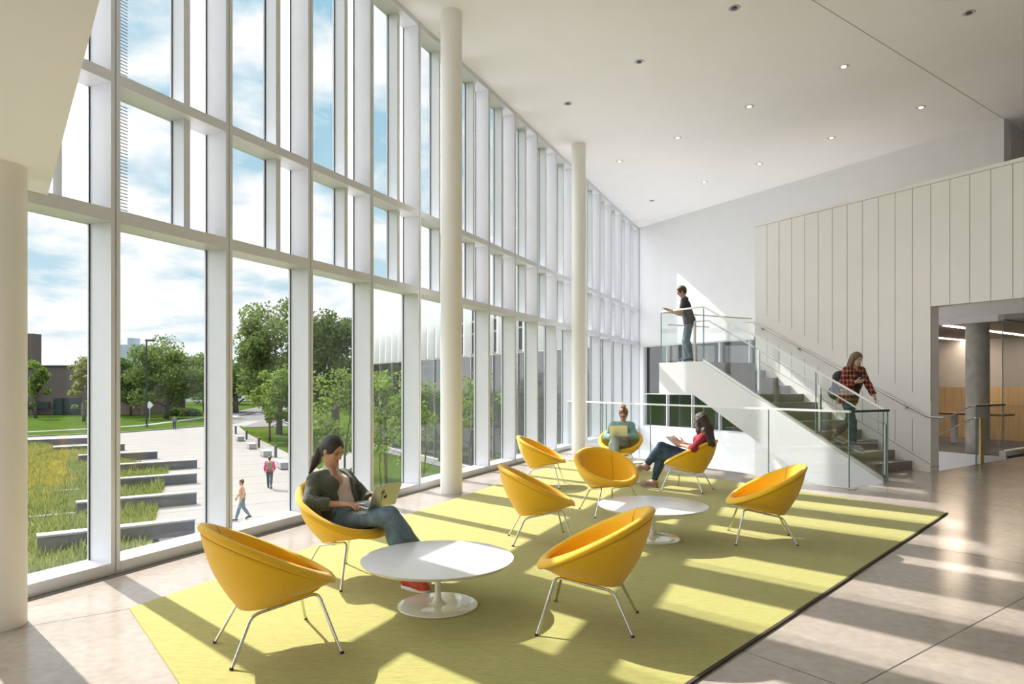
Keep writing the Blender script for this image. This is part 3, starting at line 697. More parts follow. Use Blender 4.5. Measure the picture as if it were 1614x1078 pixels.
# ================================================================== outdoors
GZ = -4.2
def gg_(px, py, z=GZ): return gp(px, py, z)
M['lawn'] = mat('lawn_grass', (.034, .062, .010), .9, col2=(.055, .085, .016), scale=.5, bump=.3, bscale=6, spec=0.0)
M['bed'] = mat('planting_soil', (.12, .13, .05), .95, col2=(.20, .19, .07), scale=.8, bump=.4, bscale=5, spec=0.0)
M['bench_top'] = mat('pale_concrete', (.24, .235, .225), .7, col2=(.29, .285, .275), scale=3)
M['bench_face'] = mat('dark_stone', (.06, .065, .075), .35, col2=(.09, .095, .105), scale=2)
M['road'] = mat('asphalt', (.13, .127, .122), .9, col2=(.16, .156, .15), scale=2, spec=0.0)
M['path'] = mat('path_concrete', (.20, .19, .172), .85, col2=(.24, .228, .21), scale=2, spec=0.0)
M['bark'] = mat('tree_bark', (.08, .065, .05), .95, col2=(.13, .11, .085), scale=6, stretch=(3, 3, .6), bump=.5)
def plaza_mat():
    m, nt, out = new_mat('plaza_paving'); L = nt.links.new
    p = N(nt, 'ShaderNodeBsdfPrincipled'); p.inputs['Roughness'].default_value = .9; p.inputs['Specular IOR Level'].default_value = 0.0
    tc = N(nt, 'ShaderNodeTexCoord'); mp = N(nt, 'ShaderNodeMapping'); mp.inputs['Rotation'].default_value = (0, 0, math.radians(-37.1)); L(tc.outputs['Object'], mp.inputs['Vector'])
    b = N(nt, 'ShaderNodeTexBrick', i_Scale=1.0, i_Mortar_Size=.035, i_Bias=0.0); b.offset = 0; b.inputs['Brick Width'].default_value = 60.0; b.inputs['Row Height'].default_value = 3.4
    b.inputs['Color1'].default_value = (.25, .235, .215, 1); b.inputs['Color2'].default_value = (.25, .235, .215, 1); b.inputs['Mortar'].default_value = (.09, .086, .08, 1); L(mp.outputs[0], b.inputs['Vector'])
    n = N(nt, 'ShaderNodeTexNoise', i_Scale=.5, i_Detail=6.0); L(tc.outputs['Object'], n.inputs['Vector'])
    r = N(nt, 'ShaderNodeValToRGB'); r.color_ramp.elements[0].color = (.84, .84, .84, 1); L(n.outputs['Fac'], r.inputs['Fac'])
    x = N(nt, 'ShaderNodeMix', data_type='RGBA', blend_type='MULTIPLY'); x.inputs[0].default_value = 1; L(b.outputs[0], x.inputs[6]); L(r.outputs[0], x.inputs[7]); L(x.outputs[2], p.inputs['Base Color'])
    L(p.outputs[0], out.inputs[0]); return m
M['plaza'] = plaza_mat()
def flat(name, pts, z0, z1, m): return struct(MB().prism([tuple(p[:2]) for p in pts], z0, z1).build(name, m))
flat('ground', [(-420, -60), (120, -60), (420, 420), (-420, 420)], GZ-1, GZ-.05, M['lawn'])
# plaza, its far edge following the street
def clockfix(pts):
    a = sum(pts[i][0]*pts[(i+1) % len(pts)][1]-pts[(i+1) % len(pts)][0]*pts[i][1] for i in range(len(pts)))
    return pts if a > 0 else pts[::-1]
pl = [gg_(300, 1000), gg_(243, 828), gg_(257, 779), gg_(267, 742), gg_(196, 722), gg_(43, 697), gg_(-60, 696), gg_(-60, 692.5), gg_(43.7, 689), gg_(190, 682.7), gg_(322, 672.5), gg_(352, 668), gg_(372, 668), gg_(390, 683), gg_(410, 693), gg_(433, 704), gg_(470, 722), gg_(560, 770), gg_(700, 830), gg_(740, 900)]
flat('plaza', clockfix([tuple(p) for p in pl]), GZ-.2, GZ, M['plaza'])
bedp = [gg_(-200, 900), gg_(230, 960), gg_(243, 828), gg_(257, 779), gg_(267, 742), gg_(196, 722), gg_(43, 697), gg_(-60, 696), gg_(-300, 720)]
flat('planting_bed', clockfix([tuple(p) for p in bedp]), GZ-.3, GZ+.01, M['bed'])
def ribbon(name, pxs, w, m, z1=.02):
    P = [gg_(*p) for p in pxs]; l = []; r = []
    for i, p in enumerate(P):
        d = (P[min(i+1, len(P)-1)]-P[max(i-1, 0)]).normalized(); n_ = Vector((-d.y, d.x, 0))*w/2; l.append(p+n_); r.append(p-n_)
    mb = MB()
    for i in range(len(P)-1): mb.prism(clockfix([tuple(q)[:2] for q in (r[i], r[i+1], l[i+1], l[i])]), GZ-.1, GZ+z1)
    return struct(mb.build(name, m))
ribbon('kerb', [(-60, 692), (43.7, 688.6), (190, 682.4), (322, 672), (352, 667.5)], .35, mat('kerb_dark', (.10, .10, .10), .8, col2=(.13, .13, .13), scale=5), .12)
ribbon('sidewalk', [(-60, 684.5), (42.8, 681), (138, 676), (190, 673), (233, 669.7), (294, 661.5), (340, 656)], 1.6, M['path'])
ribbon('road', [(440, 672), (410, 664), (395, 655), (415, 646), (440, 640.5)], 9, M['road'])
ribbon('sidewalk_far', [(372, 672), (400, 664), (450, 662), (520, 668)], 2.4, M['path'], .04)
ribbon('garden_path', [(560, 790), (520, 745), (600, 690), (700, 668)], 2.0, M['path'], .015)
ribbon('bed_path', [(20, 751), (43.5, 750), (138.6, 746), (185, 744)], 1.0, M['path'], .14)
ribbon('bed_kerb', [(30, 782), (44.6, 780.6), (100, 777), (125, 775)], .45, M['path'], .16)
ribbon('bed_edging', [(30, 821), (49, 819.5), (100, 815), (120, 813)], .4, M['path'], .16)
for px in (378, 384, 391, 398):
    pass
cw = MB()
for i in range(6):
    p = gg_(376+i*5.2, 655.5-i*.6); cw.box(p.x-.5, p.x+.5, p.y-2.2, p.y+2.2, GZ+.02, GZ+.03)
struct(cw.build('crosswalk_marking', mat('road_paint', (.75, .75, .73), .8, col2=(.8, .8, .78), scale=3)))
# long stone benches in the planting
def bench(pr, yb, ln, lab, h=.6):
    e = gg_(pr, yb); b = tag(empty('stone_bench', e, math.atan2(.6, .8)), lab, 'bench', 'long stone benches in the planting')
    MB().box(-ln, 0, -.04, .5, 0, h-.07).build('base', M['bench_face'], b)
    MB().box(-ln-.02, .02, -.06, .52, h-.07, h).build('top_slab', M['bench_top'], b)
bench(306.7, 842, 5.0, 'long dark stone bench with pale top nearest the building, behind the first mullion')
bench(309.5, 794.5, 4.9, 'long stone bench second from the building, its face partly sunlit')
bench(310, 761.3, 5.2, 'long stone bench third from the building, ending on the paving')
bench(310.6, 737.7, 5.2, 'long stone bench fourth from the building, ending on the paving')
bench(248, 723, 5.2, 'stone bench fifth from the building, set further back into the grass')
bench(196.5, 710, 5.2, 'stone bench sixth from the building, amid yellowish grass')
bench(138.6, 699, 5.2, 'stone bench farthest from the building, near the street kerb')
for (px, py, lab) in ((446, 738, 'pale concrete block seat nearest the building along the plaza edge'), (419, 719, 'pale concrete block seat second from the building, behind the walker in pink'),
        (396.5, 707, 'pale concrete block seat third from the building along the plaza edge'), (378, 694.5, 'pale concrete block seat farthest along the plaza edge by the street')):
    e = gg_(px, py); b = tag(empty('block_seat', e, math.radians(118)), lab, 'bench', 'concrete block seats along the plaza')
    MB().box(-.95, .95, -.32, .32, 0.04, .5).build('block', M['bench_top'], b, bevel=.03); MB().box(-.85, .85, -.24, .24, 0, .05).build('base', M['bench_face'], b)
for (px, py, lab) in ((434.5, 721, 'dark bollard nearest the building beside the block seats'), (408, 705.5, 'dark bollard second from the building beside the block seats'), (388.5, 692.5, 'dark bollard third from the building beside the block seats'), (371.5, 684, 'dark bollard farthest away at the street end')):
    b = tag(empty('bollard', gg_(px, py)), lab, 'bollard', 'dark bollards along the plaza')
    MB().lathe([(.11, 0), (.11, .85)], 16).build('post', M['bench_face'], b, smooth=True); MB().lathe([(.115, .85), (.115, .92), (.08, .94)], 16).build('cap', M['gasket'], b, smooth=True)
# meadow grass
def blades(name, n, region, h0, h1, m, w=.05):
    P = []; 
    R = np.array([tuple(p)[:2] for p in region]); lo = R.min(0); hi = R.max(0)
    pts = np.zeros((0, 2))
    while len(pts) < n:
        q = lo+(hi-lo)*RNG.random((n*2, 2)); ins_ = np.zeros(len(q), bool); j = len(R)-1
        for i in range(len(R)):
            xi, yi = R[i]; xj, yj = R[j]
            c = ((yi > q[:, 1]) != (yj > q[:, 1])) & (q[:, 0] < (xj-xi)*(q[:, 1]-yi)/(yj-yi+1e-12)+xi); ins_ ^= c; j = i
        pts = np.concatenate([pts, q[ins_]])
    pts = pts[:n]; a = RNG.random(n)*2*PI; h = h0+(h1-h0)*RNG.random(n)**1.5
    h *= .6+.5*np.sin(pts[:, 0]*.9+np.sin(pts[:, 1]*.5)*2)**2
    ln = RNG.random((n, 2))-.5; V = np.zeros((n, 4, 3)); dx = np.stack([np.cos(a), np.sin(a)], 1)*w
    base = np.concatenate([pts, np.full((n, 1), GZ)], 1)
    V[:, 0] = base; V[:, 0, :2] -= dx; V[:, 1] = base; V[:, 1, :2] += dx
    V[:, 2] = base; V[:, 2, 2] += h; V[:, 2, :2] += ln*h[:, None]*.9+dx*.25; V[:, 3] = V[:, 2]; V[:, 3, :2] -= dx*.5
    return np_obj(name, V.reshape(-1, 3), np.arange(4*n).reshape(-1, 4), m, smooth=False)
def leaf_mat(name, a, b, tr=.35):
    m, nt, out = new_mat(name); L = nt.links.new
    g = N(nt, 'ShaderNodeNewGeometry'); r = N(nt, 'ShaderNodeValToRGB'); r.color_ramp.elements[0].color = c4(a); r.color_ramp.elements[1].color = c4(b); L(g.outputs['Random Per Island'], r.inputs[0])
    p = N(nt, 'ShaderNodeBsdfDiffuse'); L(r.outputs[0], p.inputs[0]); t = N(nt, 'ShaderNodeBsdfTranslucent'); L(r.outputs[0], t.inputs[0])
    x = N(nt, 'ShaderNodeMixShader'); x.inputs[0].default_value = tr; L(p.outputs[0], x.inputs[1]); L(t.outputs[0], x.inputs[2]); L(x.outputs[0], out.inputs[0]); return m
M['meadow'] = leaf_mat('meadow_blades', (.10, .14, .04), (.25, .27, .09), .4); M['meadow_y'] = leaf_mat('golden_blades', (.28, .23, .05), (.42, .34, .09), .4)
near = [gg_(-40, 920), gg_(215, 905), gg_(241, 832), gg_(255, 779), gg_(265, 744), gg_(196, 724), gg_(43, 699), gg_(-60, 698)]
tag(blades('meadow_grass', 42000, near, .2, .58, M['meadow'], .03), 'tall green meadow grass growing between the stone benches', 'grass', kind='stuff')
for i, (x, y, rx, ry) in enumerate(((70, 715, 60, 10), (60, 735, 45, 9), (75, 765, 40, 9))): pass
yel = [gg_(20, 778), gg_(85, 772), gg_(125, 760), gg_(100, 735), gg_(150, 722), gg_(120, 706), gg_(30, 712)]
tag(blades('golden_grass', 7000, yel, .25, .55, M['meadow_y'], .03), 'yellowing tall grass in the middle of the planting', 'grass', kind='stuff')
# trees
def tree(px, Y, top, bot, width, nl, leaf, m, lab, seed, ls=.3, stems=1, tr=.22, sparse=.0, name='tree', depth=None):
    rg = np.random.default_rng(seed); base = at(px, Y, GZ); t = tag(empty(name, base), lab, 'tree')
    H_ = top-GZ; cb = bot-GZ; cz = (H_+cb)/2; mb = MB(); tips = []
    rnd = random.Random(seed)
    for s in range(stems):
        off = Vector((rnd.uniform(-.5, .5), rnd.uniform(-.5, .5), 0))*(.9 if stems > 1 else 0)
        tt = Vector((rnd.uniform(-.1, .1)*width, rnd.uniform(-.1, .1)*width, H_*.86))+off*2.5
        pts = [off+(tt-off)*f+Vector((rnd.uniform(-1, 1), rnd.uniform(-1, 1), 0))*.015*H_*(1 if 0 < f < 1 else 0) for f in (0, .2, .4, .6, .8, 1)]
        r0 = tr/(stems**.6); mb.tube(pts, [r0*1.2, r0, r0*.75, r0*.5, r0*.28, r0*.1], 7)
        for b in range(int(11/stems)+3):
            f = rnd.uniform(max(.15, cb/H_*.75), .85); p = off+(tt-off)*f; a = rnd.uniform(0, 2*PI); ln = width*.5*rnd.uniform(.5, .95)*(1-.5*max(0, f-.5))
            q = p+Vector((math.cos(a)*ln, math.sin(a)*ln, ln*rnd.uniform(.2, .7))); q.z = min(q.z, H_*.97)
            mb.tube([p, p.lerp(q, .5)+Vector((0, 0, .06*ln)), q], [r0*.42*(1-f*.5), r0*.25, r0*.06], 5); tips.append(q)
    mb.build('trunk', M['bark'], t, smooth='all')
    # leaf blobs
    nb = 16; C = []; Rr = []
    for i in range(nb):
        while True:
            u = rg.uniform(-1, 1, 3)
            if (u**2).sum() < 1: break
        C.append([u[0]*width*.36, u[1]*(depth or width)*.36, cz+u[2]*(H_-cb)*.38]); Rr.append(width*rg.uniform(.14, .24))
    for q in tips: C.append([q.x, q.y, q.z]); Rr.append(width*rg.uniform(.10, .18))
    C = np.array(C); Rr = np.array(Rr); k = rg.integers(0, len(C), nl); d = rg.normal(size=(nl, 3)); d /= np.linalg.norm(d, axis=1)[:, None]
    P = C[k]+d*(Rr[k]*rg.random(nl)**.45)[:, None]*np.array([1, 1, .75]); P[:, 2] = np.clip(P[:, 2], cb*.92, H_*1.02)
    a = rg.normal(size=(nl, 3)); a /= np.linalg.norm(a, axis=1)[:, None]; b = np.cross(a, rg.normal(size=(nl, 3))); b /= np.linalg.norm(b, axis=1)[:, None]
    sz = ls*(.6+.8*rg.random(nl))[:, None]; V = np.stack([P-a*sz*.5, P+b*sz*.3, P+a*sz*.5, P-b*sz*.3], 1)
    f = np_obj('foliage', V.reshape(-1, 3), np.arange(4*nl).reshape(-1, 4), m, t, smooth=False); return t
LD = leaf_mat('leaf_dark', (.045, .075, .022), (.12, .17, .05)); LM = leaf_mat('leaf_mid', (.08, .12, .035), (.20, .26, .08)); LB = leaf_mat('leaf_bright', (.10, .16, .035), (.22, .29, .07), .45); LY = leaf_mat('leaf_lime', (.17, .18, .05), (.30, .30, .09), .5)
tree(56, 118, 7.4, -2.2, 4.0, 2600, 0, LB, 'slim light green tree in front of the brown building', 3, .42)
tree(132, 107, 6.9, -2.4, 4.0, 2400, 0, LY, 'lime green young tree beside the right half of the brown building', 4, .40)
tree(262, 118, 10.0, -2.2, 14.5, 11000, 0, LM, 'large round green tree behind the lamp post', 5, .5, 1, .45)
tree(206, 128, 7.8, -3, 9, 5000, 0, LD, 'dark tree left of the large round tree', 6, .5)
tree(322, 150, 9.6, -2.5, 11, 5500, 0, LD, 'darker tree behind the right side of the large round tree', 7, .55)
tree(440, 80, 13.2, .0, 10.5, 9000, 0, LM, 'tall airy tree rising above the plaza walkers', 8, .42, 1, .34)
tree(372, 140, 7.0, -3.2, 16, 8000, 0, LD, 'broad dark tree beyond the street, left of the tall airy tree', 9, .55, 1, .5)
tree(425, 69, 3.8, -2.0, 4.8, 3800, 0, LB, 'small bright tree on the lawn beside the plaza', 10, .30, 1, .12)
tree(455, 66, 4.5, -2.2, 4.5, 3200, 0, LB, 'bright young tree half hidden by the mullion beside the plaza', 21, .30, 1, .12)
tree(528, 76, 11.2, -3, 9.5, 9500, 0, LD, 'tall dense dark tree left of the glass wing', 11, .42, 1, .4)
tree(492, 84, 8.0, -3, 8.5, 5500, 0, LD, 'dense dark tree standing behind the woman with the laptop', 22, .42, 1, .35)
tree(532, 44, 3.5, -2.6, 4.4, 3400, 0, LB, 'leafy bright tree directly behind the seated woman', 12, .24, 2, .10)
tree(606, 38, 3.4, -2.0, 3.2, 1700, 0, LB, 'slender multi-stemmed tree left of the nearer tall column', 13, .20, 3, .09)
tree(655, 34, 3.2, -2.4, 3.0, 1600, 0, LB, 'slender multi-stemmed tree just left of the nearer tall column', 14, .19, 3, .09)
tree(742, 33, 3.2, -1.8, 2.6, 1400, 0, LB, 'slender tree right of the nearer tall column', 15, .19, 2, .09)
for i, (px, Y, tp, wd) in enumerate(((-60, 170, 6, 18), (160, 190, 9, 18), (345, 200, 9, 22), (430, 210, 10, 22), (560, 190, 9, 20), (640, 200, 9, 20))):
    tree(px, Y, tp, -3.5, wd, 4200, 0, LD, ['dark distant tree at the far left', 'distant tree behind the lime tree', 'distant tree at the end of the plaza', 'distant tree at the end of the street', 'distant tree behind the dense dark tree', 'distant tree behind the glass wing'][i], 40+i, .9, 1, .5)
# shrubs low along the lawn
for i, (px, py, w_, lab) in enumerate(((283, 655, 5, 'low dark shrub below the large round tree'), (300, 655.5, 4, 'low shrub right of the large round tree'))):
    p = gg_(px, py); b = tag(empty('shrub', p), lab, 'shrub'); rg = np.random.default_rng(60+i); n = 900
    d = rg.normal(size=(n, 3)); d /= np.linalg.norm(d, axis=1)[:, None]; P = d*np.array([w_*.5, 1.5, 1.3])*rg.random(n)[:, None]**.3; P[:, 2] = np.abs(P[:, 2]); a = rg.normal(size=(n, 3))*.2; c = rg.normal(size=(n, 3))*.2
    V = np.stack([P-a, P+c, P+a, P-c], 1); np_obj('foliage', V.reshape(-1, 3), np.arange(4*n).reshape(-1, 4), LD, b, smooth=False); MB().tube([(0, 0, 0), (0, 0, .8)], .06, 6).build('stem', M['bark'], b)
# lamp post and road sign
lp = tag(empty('lamp_post', gg_(231, 672.5)), 'tall dark lamp post with a flat arm in front of the large round tree', 'lamp post')
MB().tube([(0, 0, 0), (0, 0, 11.9)], [.13, .09], 10).build('pole', M['gasket'], lp, smooth=True); MB().box(-.1, 1.1, -.18, .18, 11.75, 11.98).build('lamp_head', M['gasket'], lp); MB().lathe([(.25, 0), (.25, .25), (.14, .3)], 14).build('base', M['bench_face'], lp)
sg = tag(empty('road_sign', gg_(236, 664)), 'small pale diamond road sign beside the lamp post', 'sign')
MB().tube([(0, 0, 0), (0, 0, 2.9)], .05, 6).build('pole', M['steel'], sg); MB().prism([(0, 1.9), (.62, 2.55), (0, 3.2), (-.62, 2.55)], -.02, .02, fn=lambda x, z, y: (x, y-.06, z)).build('sign_panel', mat('sign_back', (.55, .56, .56), .5, col2=(.6, .61, .61), scale=5), sg)
# brown brick building
M['brown'] = mat('brown_brick', (.085, .065, .06), .85, col2=(.11, .082, .074), scale=1.5, stretch=(1, 1, 6)); M['haze_wall'] = mat('pale_blue_cladding', (.34, .40, .45), .8, col2=(.38, .44, .48), scale=.3)
M['bld_glass'] = mat('far_glass', (.015, .025, .03), .08, col2=(.03, .045, .05), scale=.3)
bb = tag(empty('brown_building', at(120, 138, GZ)), 'long low dark brown building with a taller block at its left end', 'building')
def bbox(name, px0, px1, Y0, Y1, z0, z1, m): 
    a = at(px0, 132); c = at(px1, 132); mm = MB(); mm.box(a.x, c.x, Y0, Y1, z0, z1); return local(mm, bb).build(name, m, bb)
bbox('low_block', 57, 222, 132, 150, GZ, 5.1, M['brown']); bbox('tall_block', -40, 57, 131, 133.5, GZ, 11.4, M['brown']); bbox('roof_edge', 57, 222, 131.8, 150, 5.1, 5.3, M['gasket'])
bbox('entrance_glass', 86, 132, 131.7, 132.1, GZ, -1.0, M['bld_glass']); bbox('window_band', 44, 84, 130.8, 131.1, -3.0, -1.7, M['bld_glass']); bbox('plinth_wall', 133, 226, 131, 132, GZ, -2.0, mat('tan_brick', (.16, .125, .10), .9, col2=(.2, .155, .125), scale=1.5)); bbox('door_frame', 100, 101, 131.5, 131.7, GZ, -1.0, M['gasket'])
hb = tag(empty('distant_building', at(204, 250, GZ)), 'pale blue-grey building with a chimney rising behind the trees', 'building')
a = at(150, 250); c = at(222, 250); mm = MB(); mm.box(a.x, c.x, 250, 275, GZ, 16.2); local(mm, hb).build('block', M['haze_wall'], hb); a = at(203.5, 250); c = at(211.5, 250); mm = MB(); mm.box(a.x, c.x, 249, 254, GZ, 18.6); local(mm, hb).build('chimney', M['haze_wall'], hb)
wbld = tag(empty('white_building', at(330, 230, GZ)), 'pale low building glimpsed under the trees across the lawn', 'building')
a = at(275, 230); c = at(370, 230); mm = MB(); mm.box(a.x, c.x, 230, 245, GZ, 1.2); local(mm, wbld).build('block', mat('white_siding', (.55, .57, .58), .8, col2=(.6, .62, .63), scale=.4), wbld); mm = MB(); mm.box(a.x, c.x, 229.7, 230.1, -2.6, -1.0); local(mm, wbld).build('window_band', M['bld_glass'], wbld)
# glazed wing of the same building, white fins over glass
M['dark_slate'] = mat('dark_slate', (.05, .055, .065), .6, col2=(.07, .075, .085), scale=.5); M['wing_glass'] = glass_mat('wing_glass', (.25, .27, .28), .07, 4.0, 0.0); M['wing_low'] = mat('wing_dark_glass', (.02, .024, .022), .06, col2=(.035, .04, .036), scale=.4, spec=.8); M['fin'] = mat('white_fin', (.82, .82, .80), .45, col2=(.85, .85, .83), scale=5)
wg = tag(empty('glass_wing', SO(-40, 19.9, GZ)), 'long glazed wing with tall white fins beyond the right half of the window wall', 'building')
def wbox(name, s0, s1, o0, o1, z0, z1, m): mm = MB(); so_box(mm, s0, s1, o0, o1, z0, z1); return local(mm, wg).build(name, m, wg)
wbox('lower_glass', -64, -21.2, 20.0, 20.1, GZ, 3.4, M['wing_low']); wbox('upper_glass', -64, -21.2, 20.0, 20.1, 3.6, 5.6, M['wing_glass']); wbox('core_wall', -64, -21.2, 20.3, 20.5, GZ, 5.6, M['dark_slate']); wbox('roof_slab', -64, -21.2, 19.95, 32, 5.6, 5.75, M['steel'])
for a_, b_, h_ in ((-56, -50, 6.6), (-49, -44, 7.4), (-43, -33, 6.9)): wbox('roof_plant_room', a_, b_, 22, 26, 5.75, h_, M['dark_slate'])
wbox('screen_rail', -64, -21.2, 19.5, 19.58, 10.35, 10.5, M['fin'])
wbox('floor_band', -64, -21.2, 19.9, 20.1, 3.4, 3.6, M['steel']); wbox('mid_band', -64, -21.2, 19.95, 20.1, 4.82, 4.94, M['steel']); wbox('base_kerb', -64, -21.2, 19.7, 20.1, GZ, GZ+.45, M['bench_top'])
for i in range(29): wbox('fin', -64+1.5*i, -64+1.5*i+.10, 19.4, 19.98, 3.45, 10.5, M['fin'])
for i in range(15): wbox('lower_mullion', -64+3*i, -64+3*i+.07, 19.92, 20.0, GZ+.4, 3.4, M['steel'])
# ================================================================== people
V3 = Vector
def skin_mat(name, c, c2): return mat(name, c, .5, col2=c2, scale=12, spec=.35)
SK = {'a': skin_mat('skin_warm', (.50, .27, .17), (.56, .31, .20)), 'b': skin_mat('skin_fair', (.62, .37, .27), (.68, .42, .31)), 'c': skin_mat('skin_tan', (.46, .25, .15), (.52, .29, .18))}
def hair_mat(name, c, c2): return mat(name, c, .4, col2=c2, scale=30, stretch=(5, 5, .5), bump=.5, bscale=45, spec=.5)
HR = {'black': hair_mat('hair_black', (.010, .007, .006), (.03, .02, .016)), 'brown': hair_mat('hair_brown', (.028, .014, .009), (.075, .04, .025)), 'auburn': hair_mat('hair_auburn', (.14, .06, .025), (.30, .15, .07)), 'light': hair_mat('hair_light_brown', (.10, .055, .03), (.20, .115, .065))}
DEN = mat('denim', (.075, .125, .17), .85, col2=(.17, .245, .30), scale=14, bump=.5, bscale=60); DEND = mat('dark_denim', (.022, .045, .085), .85, col2=(.055, .10, .16), scale=12, bump=.4, bscale=50)
DENL = mat('light_denim', (.25, .34, .42), .85, col2=(.40, .49, .56), scale=10, bump=.3, bscale=50); EYE_W = mat('eye_white', (.75, .72, .70), .25, col2=(.8, .77, .75), scale=20); IRIS = mat('iris', (.02, .012, .008), .15, col2=(.03, .018, .01), scale=20)
LIP = mat('lip', (.40, .16, .12), .45, col2=(.45, .19, .15), scale=20); BROW = mat('brow', (.02, .012, .009), .8, col2=(.03, .02, .014), scale=40)
def hand(b, w, d, n, th, curl=.5, s=1.0, k=.006, spread=.0):
    """palm and five fingers: w wrist, d towards the fingers, n out of the palm, th side of the thumb"""
    d = d.normalized(); n = (n-d*n.dot(d)).normalized(); t = d.cross(n)
    if t.dot(th) < 0: t = -t
    offs = (.030, .010, -.010, -.028); lens = (.94, 1.0, .95, .76)
    for o in offs: b.cap(w+d*.012*s+t*o*.6*s, w+d*.082*s+t*o*s, .0165*s, .0125*s, k=.012)
    for i, (o, l) in enumerate(zip(offs, lens)):
        p = w+d*(.086-abs(o-.008)*.22)*s+t*o*s; a = curl*(.55+.08*i); dirv = d+t*(o*spread*8)
        dirv.normalize(); cur = 0
        for j, sl in enumerate((.044, .027, .021)):
            cur += a*(1.0, .95, .6)[j]; v = (dirv*math.cos(cur)+n*math.sin(cur)).normalized(); q = p+v*sl*l*s
            b.cap(p, q, (.0092, .0086, .008)[j]*s, (.0086, .008, .0066)[j]*s, k=k); p = q
    p = w+d*.026*s+t*.024*s; v = (d*.62+t*.72+n*.30).normalized(); q = p+v*.042*s; b.cap(p, q, .0145*s, .0108*s, k=.012)
    v2 = (d*.86+t*.30+n*.42).normalized(); q2 = q+v2*.030*s; b.cap(q, q2, .0105*s, .0092*s, k=k); q3 = q2+(d*.9+t*.05+n*.42).normalized()*.022*s; b.cap(q2, q3, .0092*s, .0075*s, k=k)
def head_frame(J):
    f = V3(J['face']).normalized(); u = V3(J.get('hup', (0, 0, 1))); u = (u-f*u.dot(f)).normalized(); l = u.cross(f); return V3(J['head']), f, u, l
def hp(J):
    c, f, u, l = head_frame(J); hs = J.get('hs', 1.0)
    return lambda a, b_, d: c+(f*a+l*b_+u*d)*hs
def add_head(b, J):
    c, f, u, l = head_frame(J); hs = J.get('hs', 1.0); P = hp(J); ax = (f, l, u)
    E = lambda p, r, k=.02, sg=1: b.ell(P(*p), [x*hs for x in r], ax, k, sg)
    E((-.012, 0, .03), (.094, .075, .085)); E((.024, 0, -.030), (.066, .058, .078), .03); E((.052, 0, -.088), (.024, .027, .020), .03)
    b.cap(P(.0, .050, -.055), P(.058, .016, -.092), .018*hs, .014*hs, .03); b.cap(P(.0, -.050, -.055), P(.058, -.016, -.092), .018*hs, .014*hs, .03)
    b.cap(P(.076, -.032, .024), P(.076, .032, .024), .011*hs, k=.02)
    b.cap(P(.086, 0, .012), P(.107, 0, -.026), .0075*hs, .0115*hs, .01); E((.096, .011, -.030), (.010, .008, .007), .006); E((.096, -.011, -.030), (.010, .008, .007), .006)
    E((.080, .030, .003), (.016, .017, .011), .012, -1); E((.080, -.030, .003), (.016, .017, .011), .012, -1)
    E((.062, .036, -.026), (.022, .020, .018), .02); E((.062, -.036, -.026), (.022, .020, .018), .02)
    E((.084, 0, -.057), (.010, .022, .006), .006); E((.082, 0, -.067), (.010, .018, .006), .006)
    for s in (1, -1): b.ell(P(-.006, .078*s, -.008), (.019*hs, .009*hs, .031*hs), ax, .006)
def face_parts(o, J, simple=False, glasses=False):
    c, f, u, l = head_frame(J); hs = J.get('hs', 1.0); P = hp(J); R = Matrix((f, l, u)).transposed()
    for s in (1, -1):
        m = MB(); m.ell(P(.0715, .030*s, -.001), (.011*hs, .0125*hs, .0062*hs), 14, R); m.cur = 1; m.ell(P(.0775, .030*s, -.0025), (.0058*hs, .0062*hs, .0050*hs), 12, R); m.build('eye', [EYE_W, IRIS], o, smooth='all')
        MB().tube([P(.083, .015*s, .0), P(.0845, .030*s, .0040), P(.076, .045*s, -.001)], .0022*hs, 6).build('eyelash', BROW, o)
        MB().tube([P(.090, .013*s, .021), P(.089, .030*s, .027), P(.075, .048*s, .021)], [.0032*hs, .0036*hs, .0018*hs], 6).build('eyebrow', BROW, o)
    m = MB(); m.ell(P(.0905, 0, -.058), (.0065*hs, .021*hs, .0045*hs), 12, R); m.ell(P(.089, 0, -.066), (.007*hs, .017*hs, .005*hs), 12, R); m.build('mouth', LIP, o, smooth='all')
    if glasses:
        m = MB()
        for s in (1, -1):
            m.tube([P(.100-.006*abs(math.cos(a)), .031*s+.021*math.cos(a), .0+.017*math.sin(a)) for a in [2*PI*j/16 for j in range(16)]], .0022*hs, 6, closed=True)
            m.tube([P(.092, .052*s, .004), P(.0, .080*s, .008)], .002*hs, 6)
        m.tube([P(.101, .010, .003), P(.101, -.010, .003)], .002*hs, 6); g = m.build('eyeglasses', M['gasket'], o, smooth='all')
def limb(b, J, side, arm=True, leg=True, g=0.0, w=1.0):
    S = lambda n_: V3(J[n_+side])
    if arm:
        b.cap(S('sh'), S('el'), .046*w+g, .036*w+g, .04); b.cap(S('el'), S('wr'), .037*w+g, .0255*w+g, .03); m_ = S('el').lerp(S('wr'), .28); b.cap(m_, m_, .038*w+g, k=.03)
    if leg:
        b.cap(S('hip'), S('kn'), .083*w+g, .055*w+g, .05); b.cap(S('kn'), S('an'), .053*w+g, .035*w+g, .03)
        d = (S('an')-S('kn')); th = (S('hip')-S('kn')); bk = (th-d*th.dot(d)/d.length_squared); bk = bk.normalized()*.016 if bk.length > .02 else V3((0, 0, 0)); m_ = S('kn').lerp(S('an'), .28)+bk; b.cap(m_, S('kn').lerp(S('an'), .5)+bk*.4, .052*w+g, .043*w+g, .05)
